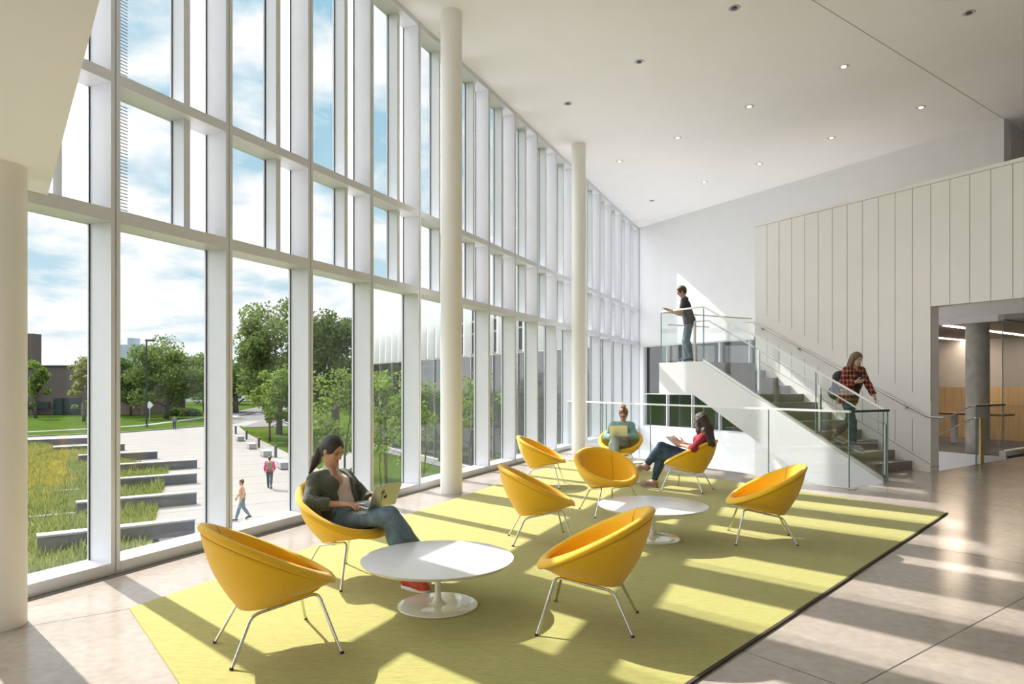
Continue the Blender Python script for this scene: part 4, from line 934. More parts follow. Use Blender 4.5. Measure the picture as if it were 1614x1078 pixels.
def torso(b, J, g=0.0, w=1.0, neck=True, bust=False, hem=None):
    pe, ch, nk = V3(J['pelvis']), V3(J['chest']), V3(J['neck']); lat = (V3(J['shL'])-V3(J['shR'])).normalized(); hl = (V3(J['hipL'])-V3(J['hipR'])).normalized()
    wa = pe.lerp(ch, .5)
    for s in (1, -1):
        b.cap(pe+hl*.075*s*w, wa+lat*.052*s*w, .102*w+g, .088*w+g, .06); b.cap(wa+lat*.052*s*w, ch+lat*.075*s*w, .088*w+g, .094*w+g, .06)
        sh = V3(J['shL' if s > 0 else 'shR']); b.cap(ch+lat*.06*s*w, ch.lerp(sh, .80)+(nk-ch)*.05, .085*w+g, .052*w+g, .05); b.cap(nk+(ch-nk)*.38, sh.lerp(nk, .10)+(ch-nk)*.06, .040*w+g*.8, .042*w+g, .04)
    if bust:
        fw = lat.cross((nk-pe).normalized()); fw = -fw if fw.dot(V3(J['face'])) < 0 else fw
        for s in (1, -1): b.ell(ch+lat*.062*s+fw*.075-(nk-ch)*.12, (.052+g, .052+g, .055+g), None, .05)
    if neck: b.cap(nk+(ch-nk)*.2, V3(J['head'])-head_frame(J)[2]*.06-head_frame(J)[1]*.012, .055*w, .047*w, .03)
def sleeve(b, J, s, fr, g, w=1.0):
    S = lambda n_: V3(J[n_+s]); k, a = S('el'), S('wr'); c = k.lerp(a, fr); d = (a-k).normalized()
    b.cap(S('sh'), k, .046*w+g, .038*w+g, .04); b.cap(k, c, .038*w+g, .034*w+g, .03); b.cut(c, d, .085)
def foot(b, J, side, g=0.0, k=.02):
    a, t = V3(J['an'+side]), V3(J['to'+side]); d = (t-a); b.cap(a, a, .036+g, k=k); hd = V3((d.x, d.y, 0)).normalized() if 'flat' not in J else d.normalized()
    dn = V3((0, 0, -1)); he = a-d.normalized()*.035+dn*.045; mid = a.lerp(t, .55)+V3((0, 0, .004))
    b.cap(a, he, .034+g, .031+g, k); b.cap(he, mid, .031+g, .036+g, k); b.cap(a, mid, .036+g, .034+g, k); b.cap(mid, t, .037+g, .028+g, k); lt = d.cross(V3((0, 0, 1))).normalized(); b.cap(mid+lt*.014, t+lt*.012-d.normalized()*.02, .028+g, .024+g, k); b.cap(mid-lt*.014, t-lt*.014-d.normalized()*.03, .028+g, .022+g, k)
def body(name, J, h, sk, loc, rz, label, w=1.0, hands=None, bust=False):
    b = Body(); torso(b, J, w=w, bust=bust)
    for s in 'LR': limb(b, J, s, w=w); foot(b, J, s)
    add_head(b, J)
    for s in 'LR':
        hd = hands[s]; hand(b, V3(J['wr'+s]), V3(hd[0]), V3(hd[1]), V3(hd[2]), hd[3], J.get('hands', 1.0))
    o = b.mesh(name, h, sk); o.location = loc; o.rotation_euler = (0, 0, rz); tag(o, label, 'person'); return o
def hair_cap(J, extra=None, face=True, g=.012, ears=True):
    b = Body(); P = hp(J); c, f, u, l = head_frame(J); hs = J.get('hs', 1.0); ax = (f, l, u)
    b.ell(P(-.016, 0, .034), ((.094+g)*hs, (.076+g)*hs, (.086+g)*hs), ax, .02)
    b.ell(P(-.045, 0, -.01), (.065*hs, (.070+g*.5)*hs, .085*hs), ax, .03)
    if extra: extra(b, P)
    if face: b.ell(P(.105, 0, -.030), (.078*hs, .066*hs, .112*hs), ax, .012, -1)
    if ears: b.ell(P(.0, .094, -.03), (.030*hs, .028*hs, .036*hs), ax, .01, -1); b.ell(P(.0, -.094, -.03), (.030*hs, .028*hs, .036*hs), ax, .01, -1)
    return b
def jeans(J, g=.013, w=1.0, cuff=.94):
    b = Body(); pe = V3(J['pelvis']); hl = (V3(J['hipL'])-V3(J['hipR'])).normalized(); ch = V3(J['chest'])
    for s in (1, -1): b.cap(pe+hl*.07*s*w, pe.lerp(ch, .28)+hl*.055*s*w, .104*w+g, .090*w+g, .05)
    for s in 'LR':
        limb(b, J, s, arm=False, g=g, w=w)
        k, a = V3(J['kn'+s]), V3(J['an'+s]); c = k.lerp(a, cuff); d = (a-k).normalized(); b.cap(c-d*.08, c+d*.03, .038+g, .038+g, .02); b.cut(c, d, .12)
    return b
def place(key): p, a = CH[key]; return V3((p.x, p.y, 0)), a
# ---------------------------------------------------- woman with laptop, nearest chair
J = dict(pelvis=(-.06, 0, .485), chest=(-.165, -.015, .755), neck=(-.185, -.025, .895), head=(-.155, -.035, 1.048), face=(.95, .10, -.42), hup=(.3, .03, 1), hs=.97,
    shL=(-.175, .130, .797), shR=(-.215, -.17, .800), elL=(-.04, .235, .62), elR=(-.13, -.30, .635), wrL=(.165, .13, .628), wrR=(.085, -.135, .632),
    hipL=(-.04, .085, .47), hipR=(-.04, -.085, .475), knL=(.42, .07, .50), knR=(.475, .0, .565), anL=(.675, .01, .10), anR=(.575, .21, .27), toL=(.84, .0, .045), toR=(.72, .29, .20))
loc, rz = place('c2')
H1 = {'L': ((.9, -.42, -.02), (0, 0, -1), (0, -1, 0), .45), 'R': ((.93, .25, .02), (0, 0, -1), (0, 1, 0), .45)}
W1 = body('person', J, .0065, SK['a'], loc, rz, 'woman in a green cardigan and red shoes typing on a laptop', w=.90, hands=H1, bust=True)
face_parts(W1, J)
def pony(b, P):
    h0 = V3(J['head'])
    b.cap(P(-.085, 0, .0), P(-.122, -.01, -.02), .036, .028, .02); b.cap(P(-.122, -.01, -.02), h0+V3((-.165, -.03, -.09)), .030, .040, .02); b.cap(h0+V3((-.165, -.03, -.09)), h0+V3((-.195, -.075, -.20)), .040, .012, .02)
hair_cap(J, pony).mesh('hair', .0075, HR['black'], W1, .0025, 60)
P = hp(J); MB().tube([P(-.120+.012*math.sin(a), -.01+.031*math.cos(a), -.018+.030*math.sin(a)) for a in [2*PI*j/14 for j in range(14)]], .008, 8, closed=True).build('hair_tie', mat('coral_band', (.5, .2, .15), .8, col2=(.6, .3, .2), scale=20), W1, smooth='all')
bl = Body(); torso(bl, J, g=.009, w=.90, neck=False, bust=True); nk = V3(J['neck']); bl.cap(nk, nk+V3((.0, 0, .03)), .062, .058, .02)
bl.sub(nk+V3((.09, -.02, .06)), nk+V3((.11, -.01, -.13)), .062, .030, .008); bl.sub(nk+V3((.02, -.01, .05)), nk+V3((.02, -.01, .12)), .052, .09, .01)
bl.mesh('blouse', .008, mat('cream_blouse', (.66, .54, .46), .8, col2=(.74, .62, .54), scale=12, bump=.3, bscale=30), W1, .002, 30)
cg = Body(); torso(cg, J, g=.021, w=.92, neck=False, bust=True)
for s in 'LR': sleeve(cg, J, s, .62, .019)
for s in (1, -1): cg.cap((-.02, .11*s, .50), (-.0, .10*s, .42), .075, .065, .04)
cg.sub(nk+V3((.07, .0, .03)), (-.045, -.01, .68), .068, .072, .010); cg.sub((-.045, -.01, .68), (.06, .0, .46), .072, .115, .012); cg.sub(nk+V3((.0, 0, .02)), nk+V3((.03, -.01, .14)), .058, .10, .01)
cg.mesh('cardigan', .008, mat('green_knit', (.050, .060, .038), .95, col2=(.095, .105, .07), scale=40, stretch=(1, 1, 3), bump=.8, bscale=70, sheen=.3), W1, .004, 34)
jn = jeans(J).mesh('jeans', .008, DEN, W1, .0022, 30)
rp2 = MB(); rr_ = random.Random(3)
for i in range(14):
    x = .165+.011*i+rr_.uniform(-.004, .004); f = (x-.165)/.17; y = -.118+.02*f; z = .566+.024*f; q = rr_.uniform(.5, 1.1)
    rp2.tube([(x-.004, y-.004*q, z-.018*q), (x+.003, y+.004, z-.002), (x+.001, y+.016*q, z+.014*q)], .0021, 5)
rp2.build('frayed_rip', mat('white_thread', (.75, .75, .72), .9, col2=(.8, .8, .78), scale=50), jn, smooth='all')
def shoe(p, J, s, m, solem, slip=True, g=.012, low=None):
    b = Body(); foot(b, J, s, g=g); a, t = V3(J['an'+s]), V3(J['to'+s]); b.cut(a+V3((0, 0, .004)), V3((-.25*(t-a).normalized().x, -.25*(t-a).normalized().y, 1)), .10); 
    if a.z < .125: b.cut(V3((t.x*.5+a.x*.5, t.y*.5+a.y*.5, .026)), (0, 0, -1), .3)
    o = b.mesh('shoe', .007, m, p)
    d = (t-a).normalized(); so = Body(); q0 = a-d*.035+V3((0, 0, -.078)); q1 = t-V3((0, 0, .032)); 
    if a.z < .125: q0.z = q1.z = .021
    md = q0.lerp(q1, .6); so.cap(q0, md, .044, .050, .02); so.cap(md, q1, .050, .042, .02); up = d.cross(d.cross(V3((0, 0, 1)))).normalized(); up = V3((0, 0, 1)) if a.z < .125 else up; up = -up if up.z < 0 else up
    so.cut(md+up*.016, up, .25); so.cut(md-up*.012, -up, .25); so.mesh('sole', .006, solem, o); return o
RED = mat('red_canvas', (.50, .055, .03), .8, col2=(.62, .09, .05), scale=40, bump=.2); SOLE = mat('white_rubber', (.75, .72, .66), .6, col2=(.8, .77, .7), scale=20)
for s in 'LR': shoe(W1, J, s, RED, SOLE)
def laptop(p0, rz, lab, lid_vec, ax_l, base_vec, alum, wid=.31, emblem=False, loc=None):
    """p0: middle of the hinge (local), ax_l hinge direction, base_vec from the hinge to the user's edge, lid_vec up the screen"""
    t = tag(empty('laptop', loc, rz), lab, 'laptop'); p0 = V3(p0); l = V3(ax_l).normalized()*wid/2; bv = V3(base_vec); lv = V3(lid_vec)
    def slab(nm, a, v, th, m, par=None):
        n_ = l.cross(v).normalized()*th; mb = MB(); c = [a-l, a+l, a+l+v, a-l+v]; mb.quadmesh([q for q in c]+[q+n_ for q in c], [(3, 2, 1, 0), (4, 5, 6, 7), (0, 1, 5, 4), (1, 2, 6, 5), (2, 3, 7, 6), (3, 0, 4, 7)]); return mb.build(nm, m, par or t, bevel=.002)
    slab('base', p0, bv, .012, alum); slab('lid', p0+lv*.02, lv*.98, .006, alum)
    nb = l.cross(bv).normalized(); nb = nb if nb.z > 0 else -nb; nl = l.cross(lv).normalized(); nl = nl if nl.dot(bv) > 0 else -nl
    def card(nm, c, u, v, n_, m, par=None): mb = MB(); mb.box(-1, 1, -1, 1, 0, 1, fn=lambda x, y, z: c+u*x+v*y+n_*z*.0012); return mb.build(nm, m, par or t)
    card('keyboard', p0+bv*.36+nb*.0125, l*.86, bv*.24, nb, M['gasket']); card('trackpad', p0+bv*.80+nb*.0125, l*.3, bv*.14, nb, M['steel']); card('screen', p0+lv*.52+nl*.0065, l*.94, lv*.43, nl, M['dark_glass'])
    return t, p0, l, lv, -nl
ALU = mat('aluminium', (.56, .56, .54), .35, metal=.85, col2=(.60, .60, .58), scale=20)
lt, p0, l, lv, no = laptop((.315, .065, .603), rz, 'silver laptop with fruit emblem and plant sticker on the lap of the woman in cardigan', (.085, 0, .195), (0, 1, 0), (-.215, 0, .018), ALU, .31, True, loc)
em_ = MB(); u_ = l.normalized(); v_ = lv.normalized(); cc = p0+lv*.52+no*.0068
def emb(x, y, rx, ry, a=0): 
    em_.quadmesh([cc+u_*(x+rx*math.cos(t)*math.cos(a)-ry*math.sin(t)*math.sin(a))+v_*(y+rx*math.cos(t)*math.sin(a)+ry*math.sin(t)*math.cos(a))+no*.0008 for t in [2*PI*j/16 for j in range(16)]], [tuple(range(16))])
for x, y, rx, ry, a in ((-.006, -.012, .011, .015, 0), (.006, -.012, .011, .015, 0), (.003, .010, .003, .007, -.6)): emb(x, y, rx, ry, a)
for x, y, rx, ry, a in ((-.040, -.01, .003, .045, .08), (-.038, .042, .014, .004, .5), (-.05, .04, .014, .004, -.5), (-.03, .03, .016, .004, -.2), (-.056, .03, .016, .004, .35), (-.044, .05, .004, .014, 0), (-.04, .018, .012, .003, .2)): emb(x, y, rx, ry, a)
em_.build('lid_stickers', M['gasket'], lt)
# ---------------------------------------------------- reading woman
loc, rz = place('c8')
J = dict(pelvis=(-.08, 0, .485), chest=(-.225, .0, .77), neck=(-.245, 0, .905), head=(-.19, .0, 1.05), face=(.85, .10, -.52), hup=(.4, 0, 1), hs=.97,
    shL=(-.265, .17, .815), shR=(-.235, -.165, .815), elL=(-.20, .335, .675), elR=(-.10, -.235, .635), wrL=(.07, .18, .70), wrR=(.09, -.06, .70),
    hipL=(-.05, .085, .47), hipR=(-.05, -.085, .475), knL=(.40, .09, .50), knR=(.40, .09, .655), anL=(.54, .065, .10), anR=(.63, .16, .35), toL=(.715, .06, .042), toR=(.79, .17, .29))
H2 = {'L': ((.95, -.15, .28), (0, -.6, .8), (0, 0, 1), .7), 'R': ((.95, .2, .28), (0, .6, .8), (0, 0, 1), .7)}
W3 = body('person', J, .0085, SK['b'], loc, rz, 'woman with long dark hair in a red top reading a book by the balustrade', w=.92, hands=H2, bust=True); face_parts(W3, J)
def longhair(b, P):
    h0 = V3(J['head']); Q = lambda x, y, z: h0+V3((x, y, z))
    b.cap(P(-.03, 0, .02), Q(-.085, .0, -.10), .095, .092, .04); b.cap(Q(-.085, 0, -.10), Q(-.135, .04, -.26), .092, .075, .04); b.cap(Q(-.135, .04, -.26), Q(-.145, .07, -.36), .07, .030, .03)
    for s in (1, -1): b.cap(P(.02, .076*s, .03), Q(.0, .10*s, -.13), .030, .040, .03); b.cap(Q(.0, .10*s, -.13), Q(-.005, .115*s, -.25), .040, .016, .03); b.cap(Q(-.08, .09*s, -.12), Q(-.11, .13*s, -.30), .05, .02, .03)
    b.cap(Q(-.10, .10, -.17), Q(-.185, .17, -.30), .062, .045, .05); b.cap(Q(-.13, .06, -.20), Q(-.215, .10, -.33), .06, .035, .05)
hair_cap(J, longhair, ears=False).mesh('hair', .010, HR['brown'], W3, .004, 55)
tp = Body(); torso(tp, J, g=.014, w=.93, neck=False, bust=True)
for s in 'LR': sleeve(tp, J, s, .22, .016)
nk = V3(J['neck']); tp.sub(nk+V3((.02, 0, .03)), nk+V3((.05, 0, .12)), .06, .09, .01)
tp.mesh('top', .010, mat('red_top', (.26, .018, .035), .85, col2=(.36, .03, .055), scale=30, bump=.2), W3, .002, 30)
jeans(J, cuff=.90).mesh('jeans', .010, DEND, W3, .002, 28)
TAUPE = mat('taupe_suede', (.28, .18, .15), .9, col2=(.36, .24, .20), scale=30)
for s in 'LR': shoe(W3, J, s, TAUPE, TAUPE, g=.009)
bk = tag(empty('book', loc, rz), 'open blue-covered book held by the reading woman in red', 'book')
def page(sgn, m, nm, off, w, h_):
    c = V3((.190, .055, .728)); u = V3((.05, -1*sgn, .10)).normalized(); v = V3((.75, 0, .62)).normalized(); n_ = u.cross(v).normalized(); n_ = n_ if n_.dot(V3((-.6, 0, .8))) > 0 else -n_
    mb = MB(); mb.box(0, w, -h_/2, h_/2, off, off+(.012 if nm == 'pages' else .003), fn=lambda x, y, z: c+u*x+v*y+n_*z); return mb.build(nm, m, bk)
BLUE = mat('blue_cover', (.01, .03, .16), .5, col2=(.02, .05, .22), scale=10); PAPER = mat('paper', (.72, .70, .66), .8, col2=(.78, .76, .72), scale=40)
for s_ in (1, -1): page(s_, BLUE, 'cover', -.003, .155, .225); page(s_, PAPER, 'pages', .0, .148, .215)
# ---------------------------------------------------- woman with hair bun
loc, rz = place('c9')
J = dict(pelvis=(-.08, 0, .485), chest=(-.16, .02, .775), neck=(-.16, .03, .905), head=(-.115, .045, 1.05), face=(.86, -.12, -.55), hup=(.4, 0, 1), hs=.98,
    shL=(-.17, .185, .835), shR=(-.15, -.155, .835), elL=(-.04, .275, .625), elR=(-.02, -.26, .625), wrL=(.15, .14, .66), wrR=(.14, -.13, .65),
    hipL=(-.05, .085, .475), hipR=(-.05, -.085, .47), knL=(.40, -.07, .60), knR=(.41, -.10, .505), anL=(.545, -.02, .30), anR=(.50, -.10, .10), toL=(.68, .0, .22), toR=(.66, -.11, .045))
H3 = {'L': ((.85, -.5, .05), (0, 0, -1), (0, -1, 0), .5), 'R': ((.9, .4, .05), (0, 0, -1), (0, 1, 0), .5)}
W2 = body('person', J, .009, SK['b'], loc, rz, 'woman with a hair bun and teal sweater using a laptop at the far end', hands=H3, bust=True); face_parts(W2, J, glasses=True)
def bun(b, P): b.ell(P(-.05, 0, .135), (.045, .048, .04), None, .02); b.ell(P(-.02, .02, .15), (.028, .028, .026), None, .01); b.ell(P(-.07, -.02, .15), (.028, .028, .026), None, .01)
hair_cap(J, bun).mesh('hair', .010, HR['auburn'], W2, .004, 60)
tp = Body(); torso(tp, J, g=.022, neck=False, bust=True)
for s in 'LR': sleeve(tp, J, s, .88, .019)
nk = V3(J['neck']); tp.sub(nk+V3((.02, 0, .035)), nk+V3((.05, 0, .14)), .06, .09, .01)
tp.mesh('sweater', .011, mat('teal_knit', (.14, .30, .28), .95, col2=(.24, .42, .39), scale=40, bump=.5, sheen=.3), W2, .004, 30)
jeans(J, cuff=.80).mesh('trousers', .011, mat('pale_green_trousers', (.26, .33, .31), .9, col2=(.36, .43, .41), scale=10, bump=.2), W2, .002, 28)
for s in 'LR': shoe(W2, J, s, M['white_top'], SOLE, g=.010)
laptop((.30, .0, .665), rz, 'pale laptop on the lap of the woman in the teal sweater', (.10, 0, .20), (0, 1, .02), (-.205, 0, -.0), mat('pale_gold_metal', (.72, .66, .50), .4, metal=.5, col2=(.76, .70, .54), scale=20), .32, False, loc)
# ---------------------------------------------------- man on the landing
mp_ = SO(-11.50, 11.22, 2.1); rz = math.atan2(.22, -.975)
J = dict(pelvis=(-.06, 0, .96), chest=(.03, 0, 1.28), neck=(.065, 0, 1.47), head=(.11, .0, 1.625), face=(.92, .05, -.42), hup=(.42, 0, 1), hs=1.02,
    shL=(.05, .20, 1.42), shR=(.05, -.20, 1.42), elL=(.13, .25, 1.13), elR=(.13, -.25, 1.13), wrL=(.36, .17, 1.185), wrR=(.36, -.15, 1.185),
    hipL=(-.06, .095, .93), hipR=(-.06, -.095, .93), knL=(-.0, .11, .50), knR=(.03, -.11, .50), anL=(-.10, .11, .09), anR=(-.02, -.12, .09), toL=(.07, .14, .042), toR=(.15, -.14, .042))
H4 = {'L': ((.97, -.25, .05), (0, -.3, 1), (0, 1, 0), .5), 'R': ((.97, .2, -.02), (0, .5, -1), (0, 1, 0), .5)}
MN = body('person', J, .010, SK['a'], mp_, rz, 'man in a dark t-shirt leaning on the rail of the stair landing', w=1.06, hands=H4); face_parts(MN, J, glasses=True)
hair_cap(J, g=.014).mesh('hair', .010, HR['brown'], MN, .003, 60)
tp = Body(); torso(tp, J, g=.020, neck=False, w=1.06)
for s in 'LR': k, a = V3(J['sh'+s]), V3(J['el'+s]); c = k.lerp(a, .72); tp.cap(k, c, .064, .060, .06); tp.cut(c, a-k, .10)
pe = V3(J['pelvis'])
for s in (1, -1): tp.cap(pe+V3((0, .07*s, .0)), pe+V3((.0, .08*s, -.10)), .125, .12, .04)
nk = V3(J['neck']); tp.sub(nk+V3((.01, 0, .03)), nk+V3((.05, 0, .13)), .062, .09, .01); tp.cut(pe+V3((0, 0, -.10)), (0, 0, -1), .30)
tp.mesh('t_shirt', .011, mat('charcoal_jersey', (.035, .03, .038), .9, col2=(.06, .05, .062), scale=20), MN, .003, 22)
jeans(J, w=1.03, cuff=.97).mesh('jeans', .011, DEN, MN, .002, 24)
for s in 'LR': shoe(MN, J, s, DEND, SOLE, g=.012)
def phone(loc, rz, c, d, n_, lab):
    t = tag(empty('phone', loc, rz), lab, 'phone'); c = V3(c); d = V3(d).normalized(); n_ = V3(n_); n_ = (n_-d*n_.dot(d)).normalized(); s = d.cross(n_)
    MB().box(-.036, .036, -.072, .072, -.004, .004, fn=lambda x, y, z: c+s*x+d*y+n_*z).build('case', M['gasket'], t, bevel=.003); MB().box(-.033, .033, -.068, .068, .004, .0045, fn=lambda x, y, z: c+s*x+d*y+n_*z).build('screen', M['dark_glass'], t)
phone(mp_, rz, (.47, .14, 1.225), (.95, -.2, .3), (-.3, 0, 1), 'dark phone in the hands of the man on the landing')
# ---------------------------------------------------- woman coming down the stairs
wl = SO(-7.70, 11.5, 0); rz = SO_ANG
J = dict(pelvis=(.0, 0, 1.385), chest=(.09, 0, 1.725), neck=(.12, 0, 1.90), head=(.165, -.01, 2.055), face=(.93, -.2, -.33), hup=(.35, 0, 1), hs=1.02,
    shL=(.13, .18, 1.855), shR=(.085, -.18, 1.855), elL=(.23, .235, 1.59), elR=(.03, -.245, 1.59), wrL=(.36, .20, 1.40), wrR=(.245, -.15, 1.65),
    hipL=(.0, .09, 1.36), hipR=(.0, -.09, 1.36), knL=(-.05, .10, .945), knR=(.14, -.09, .93), anL=(-.345, .11, .635), anR=(.155, -.09, .505), toL=(-.185, .12, .57), toR=(.32, -.10, .44))
H5 = {'L': ((.45, -.05, -.9), (-.7, -.5, -.3), (.8, -.3, .2), .5), 'R': ((.95, .28, .1), (0, .7, .7), (0, .1, 1), .8)}
W4 = body('person', J, .009, SK['b'], wl, rz, 'woman in a red plaid shirt with a backpack walking down the stairs', hands=H5); face_parts(W4, J)
def mid(b, P):
    b.cap(P(-.05, 0, .0), P(-.075, 0, -.17), .082, .075, .03)
    for s in (1, -1): b.cap(P(.0, .072*s, .03), P(.0, .082*s, -.14), .030, .036, .03); b.cap(P(-.05, .07*s, -.05), P(-.05, .075*s, -.18), .045, .035, .03)
hair_cap(J, mid, ears=False).mesh('hair', .010, HR['light'], W4, .003, 60)
def plaid_mat():
    m, nt, out = new_mat('red_plaid'); L = nt.links.new; p = N(nt, 'ShaderNodeBsdfPrincipled'); p.inputs['Roughness'].default_value = .9
    tc = N(nt, 'ShaderNodeTexCoord'); sx = N(nt, 'ShaderNodeSeparateXYZ'); L(tc.outputs['Object'], sx.inputs[0])
    xy = N(nt, 'ShaderNodeMath', operation='ADD'); L(sx.outputs['X'], xy.inputs[0]); L(sx.outputs['Y'], xy.inputs[1])
    def band(src, per, wd, off=0.0):
        a = N(nt, 'ShaderNodeMath', operation='MULTIPLY_ADD'); a.inputs[1].default_value = 1/per; a.inputs[2].default_value = off; L(src, a.inputs[0]); f = N(nt, 'ShaderNodeMath', operation='FRACT'); L(a.outputs[0], f.inputs[0]); c = N(nt, 'ShaderNodeMath', operation='LESS_THAN'); c.inputs[1].default_value = wd; L(f.outputs[0], c.inputs[0]); return c.outputs[0]
    def mix(fac, c, prev, k):
        q = N(nt, 'ShaderNodeMath', operation='MULTIPLY'); q.inputs[1].default_value = k; L(fac, q.inputs[0]); x = N(nt, 'ShaderNodeMix', data_type='RGBA'); L(q.outputs[0], x.inputs[0]); L(prev, x.inputs[6]); x.inputs[7].default_value = c4(c); return x.outputs[2]
    base = N(nt, 'ShaderNodeRGB'); base.outputs[0].default_value = (.50, .07, .025, 1)
    o = mix(band(xy.outputs[0], .085, .42), (.02, .015, .015), base.outputs[0], .75); o = mix(band(sx.outputs['Z'], .085, .42), (.02, .015, .015), o, .75); o = mix(band(xy.outputs[0], .085, .06, .3), (.55, .5, .45), o, .7); o = mix(band(sx.outputs['Z'], .085, .06, .3), (.55, .5, .45), o, .7)
    L(o, p.inputs['Base Color']); L(p.outputs[0], out.inputs[0]); return m
PL = plaid_mat()
te = Body(); torso(te, J, g=.012, neck=False, bust=True); pe = V3(J['pelvis'])
for s in (1, -1): te.cap(pe+V3((.01, .06*s, .02)), pe+V3((.01, .06*s, -.04)), .122, .122, .03)
nk = V3(J['neck']); te.sub(nk+V3((.03, 0, .02)), nk+V3((.06, 0, .13)), .055, .09, .01); te.cut(pe+V3((0, 0, -.05)), (0, 0, -1), .3)
te.mesh('t_shirt', .011, M['black'], W4)
sh = Body(); torso(sh, J, g=.026, neck=False, bust=True)
for s in (1, -1): sh.cap(pe+V3((-.01, .075*s, .0)), pe+V3((-.02, .085*s, -.12)), .128, .128, .04)
for s in 'LR': sleeve(sh, J, s, .88, .020)
sh.sub((.27, 0, 1.86), (.20, .0, 1.25), .10, .105, .012); sh.sub(nk+V3((.02, 0, .02)), nk+V3((.05, 0, .14)), .06, .10, .01); sh.cut(pe+V3((0, 0, -.13)), (0, 0, -1), .32)
sh.mesh('plaid_shirt', .011, PL, W4, .003, 24)
jeans(J, cuff=.95).mesh('jeans', .011, DEND, W4, .002, 26)
for s in 'LR': shoe(W4, J, s, mat('grey_canvas_%s' % s, (.30, .31, .33), .8, col2=(.38, .39, .41), scale=20), SOLE, g=.011)
bp = Body(); bp.cap((-.19, -.07, 1.42), (-.15, -.07, 1.74), .10, .095, .05); bp.cap((-.19, .07, 1.42), (-.15, .07, 1.74), .10, .095, .05); bp.cap((-.22, 0, 1.42), (-.18, 0, 1.75), .12, .10, .05)
BPK = mat('backpack_cloth', (.025, .025, .03), .8, col2=(.05, .05, .058), scale=20, bump=.3)
bo = bp.mesh('backpack', .012, BPK); bo.location = wl; bo.rotation_euler = (0, 0, rz); tag(bo, 'dark backpack on the back of the woman on the stairs', 'backpack')
pk = Body(); pk.ell((-.305, 0, 1.45), (.06, .13, .12)); pk.mesh('front_pocket', .012, mat('grey_pocket', (.11, .11, .13), .8, col2=(.15, .15, .17), scale=20), bo)
for s in (1, -1):
    MB().tube(bend([(-.10, .10*s, 1.80), (.03, .12*s, 1.955-.02), (.165, .115*s, 1.83), (.20, .125*s, 1.66), (.10, .165*s, 1.48), (-.10, .13*s, 1.42)], .08), .016, 8).build('shoulder_strap', BPK, bo, smooth='all')
MB().tube([(-.17, -.14, 1.34), (-.15, -.15, 1.18), (-.13, -.15, 1.02)], .008, 6).build('loose_strap', M['white_top'], bo, smooth='all')
phone(wl, rz, (.345, -.115, 1.70), (.92, .1, .30), (-.3, 0, 1), 'dark phone in the hand of the woman on the stairs')
# ---------------------------------------------------- walkers on the plaza
def walker(px, py, rz, sc, label, sk, hair, topm, legm, shoem, pack=None):
    J = dict(pelvis=(0, 0, .95), chest=(.02, 0, 1.28), neck=(.02, 0, 1.46), head=(.04, 0, 1.62), face=(1, 0, -.1), shL=(.02, .19, 1.41), shR=(.02, -.19, 1.41), elL=(-.07, .25, 1.14), elR=(.07, -.25, 1.14), wrL=(.06, .25, .92), wrR=(.20, -.22, .95),
        hipL=(0, .09, .92), hipR=(0, -.09, .92), knL=(.14, .09, .50), knR=(-.06, -.09, .50), anL=(.26, .09, .10), anR=(-.30, -.09, .16), toL=(.42, .1, .06), toR=(-.15, -.1, .06))
    Hh = {'L': ((.3, 0, -1), (0, -1, 0), (1, 0, 0), .5), 'R': ((.4, 0, -1), (0, 1, 0), (1, 0, 0), .5)}
    p = gg_(px, py); o = body('person', J, .018, sk, p, rz, label, hands=Hh); o.scale = (sc, sc, sc)
    hair_cap(J).mesh('hair', .018, hair, o); t = Body(); torso(t, J, g=.02, neck=False)
    for s in 'LR': sleeve(t, J, s, .72, .017)
    t.mesh('shirt', .018, topm, o); jeans(J).mesh('trousers', .018, legm, o)
    for s in 'LR': b = Body(); foot(b, J, s, g=.014); b.cut(V3(J['an'+s])+V3((0, 0, .01)), (0, 0, 1), .12); b.mesh('shoe', .016, shoem, o)
    if pack:
        b = Body(); b.cap((-.16, -.06, 1.10), (-.14, -.06, 1.36), .10, .09, .05); b.cap((-.16, .06, 1.10), (-.14, .06, 1.36), .10, .09, .05); q = b.mesh('backpack', .02, pack[0]); q.location = p; q.rotation_euler = (0, 0, rz); q.scale = (sc, sc, sc); tag(q, pack[1], 'backpack')
        for s in (1, -1): MB().tube([(-.1, .09*s, 1.42), (.02, .1*s, 1.49), (.13, .1*s, 1.36), (.0, .16*s, 1.12), (-.12, .13*s, 1.1)], .018, 6).build('shoulder_strap', pack[0], q, smooth='all')
walker(382, 820, math.radians(205), 1.01, 'man in a tan shirt and jeans striding across the plaza', SK['c'], HR['brown'], mat('tan_shirt', (.42, .23, .14), .9, col2=(.48, .28, .18), scale=12), mat('faded_denim', (.10, .15, .21), .9, col2=(.15, .21, .28), scale=10), M['black'])
walker(425, 770, math.radians(105), 1.03, 'person in a pink shirt with a backpack walking away across the plaza', SK['c'], HR['black'], mat('pink_shirt', (.62, .03, .14), .9, col2=(.7, .05, .18), scale=12), mat('navy_trousers', (.03, .045, .07), .9, col2=(.05, .065, .09), scale=10), M['black'], (mat('olive_pack', (.16, .14, .09), .9, col2=(.22, .19, .12), scale=12), 'olive backpack worn by the walker in pink'))
walker(275, 677, math.radians(-60), 1.02, 'distant person in dark clothes standing on the grass verge', SK['c'], HR['brown'], mat('slate_top', (.10, .12, .15), .9, col2=(.14, .16, .19), scale=12), mat('dark_trousers', (.03, .035, .045), .9, col2=(.05, .055, .065), scale=10), M['black'])
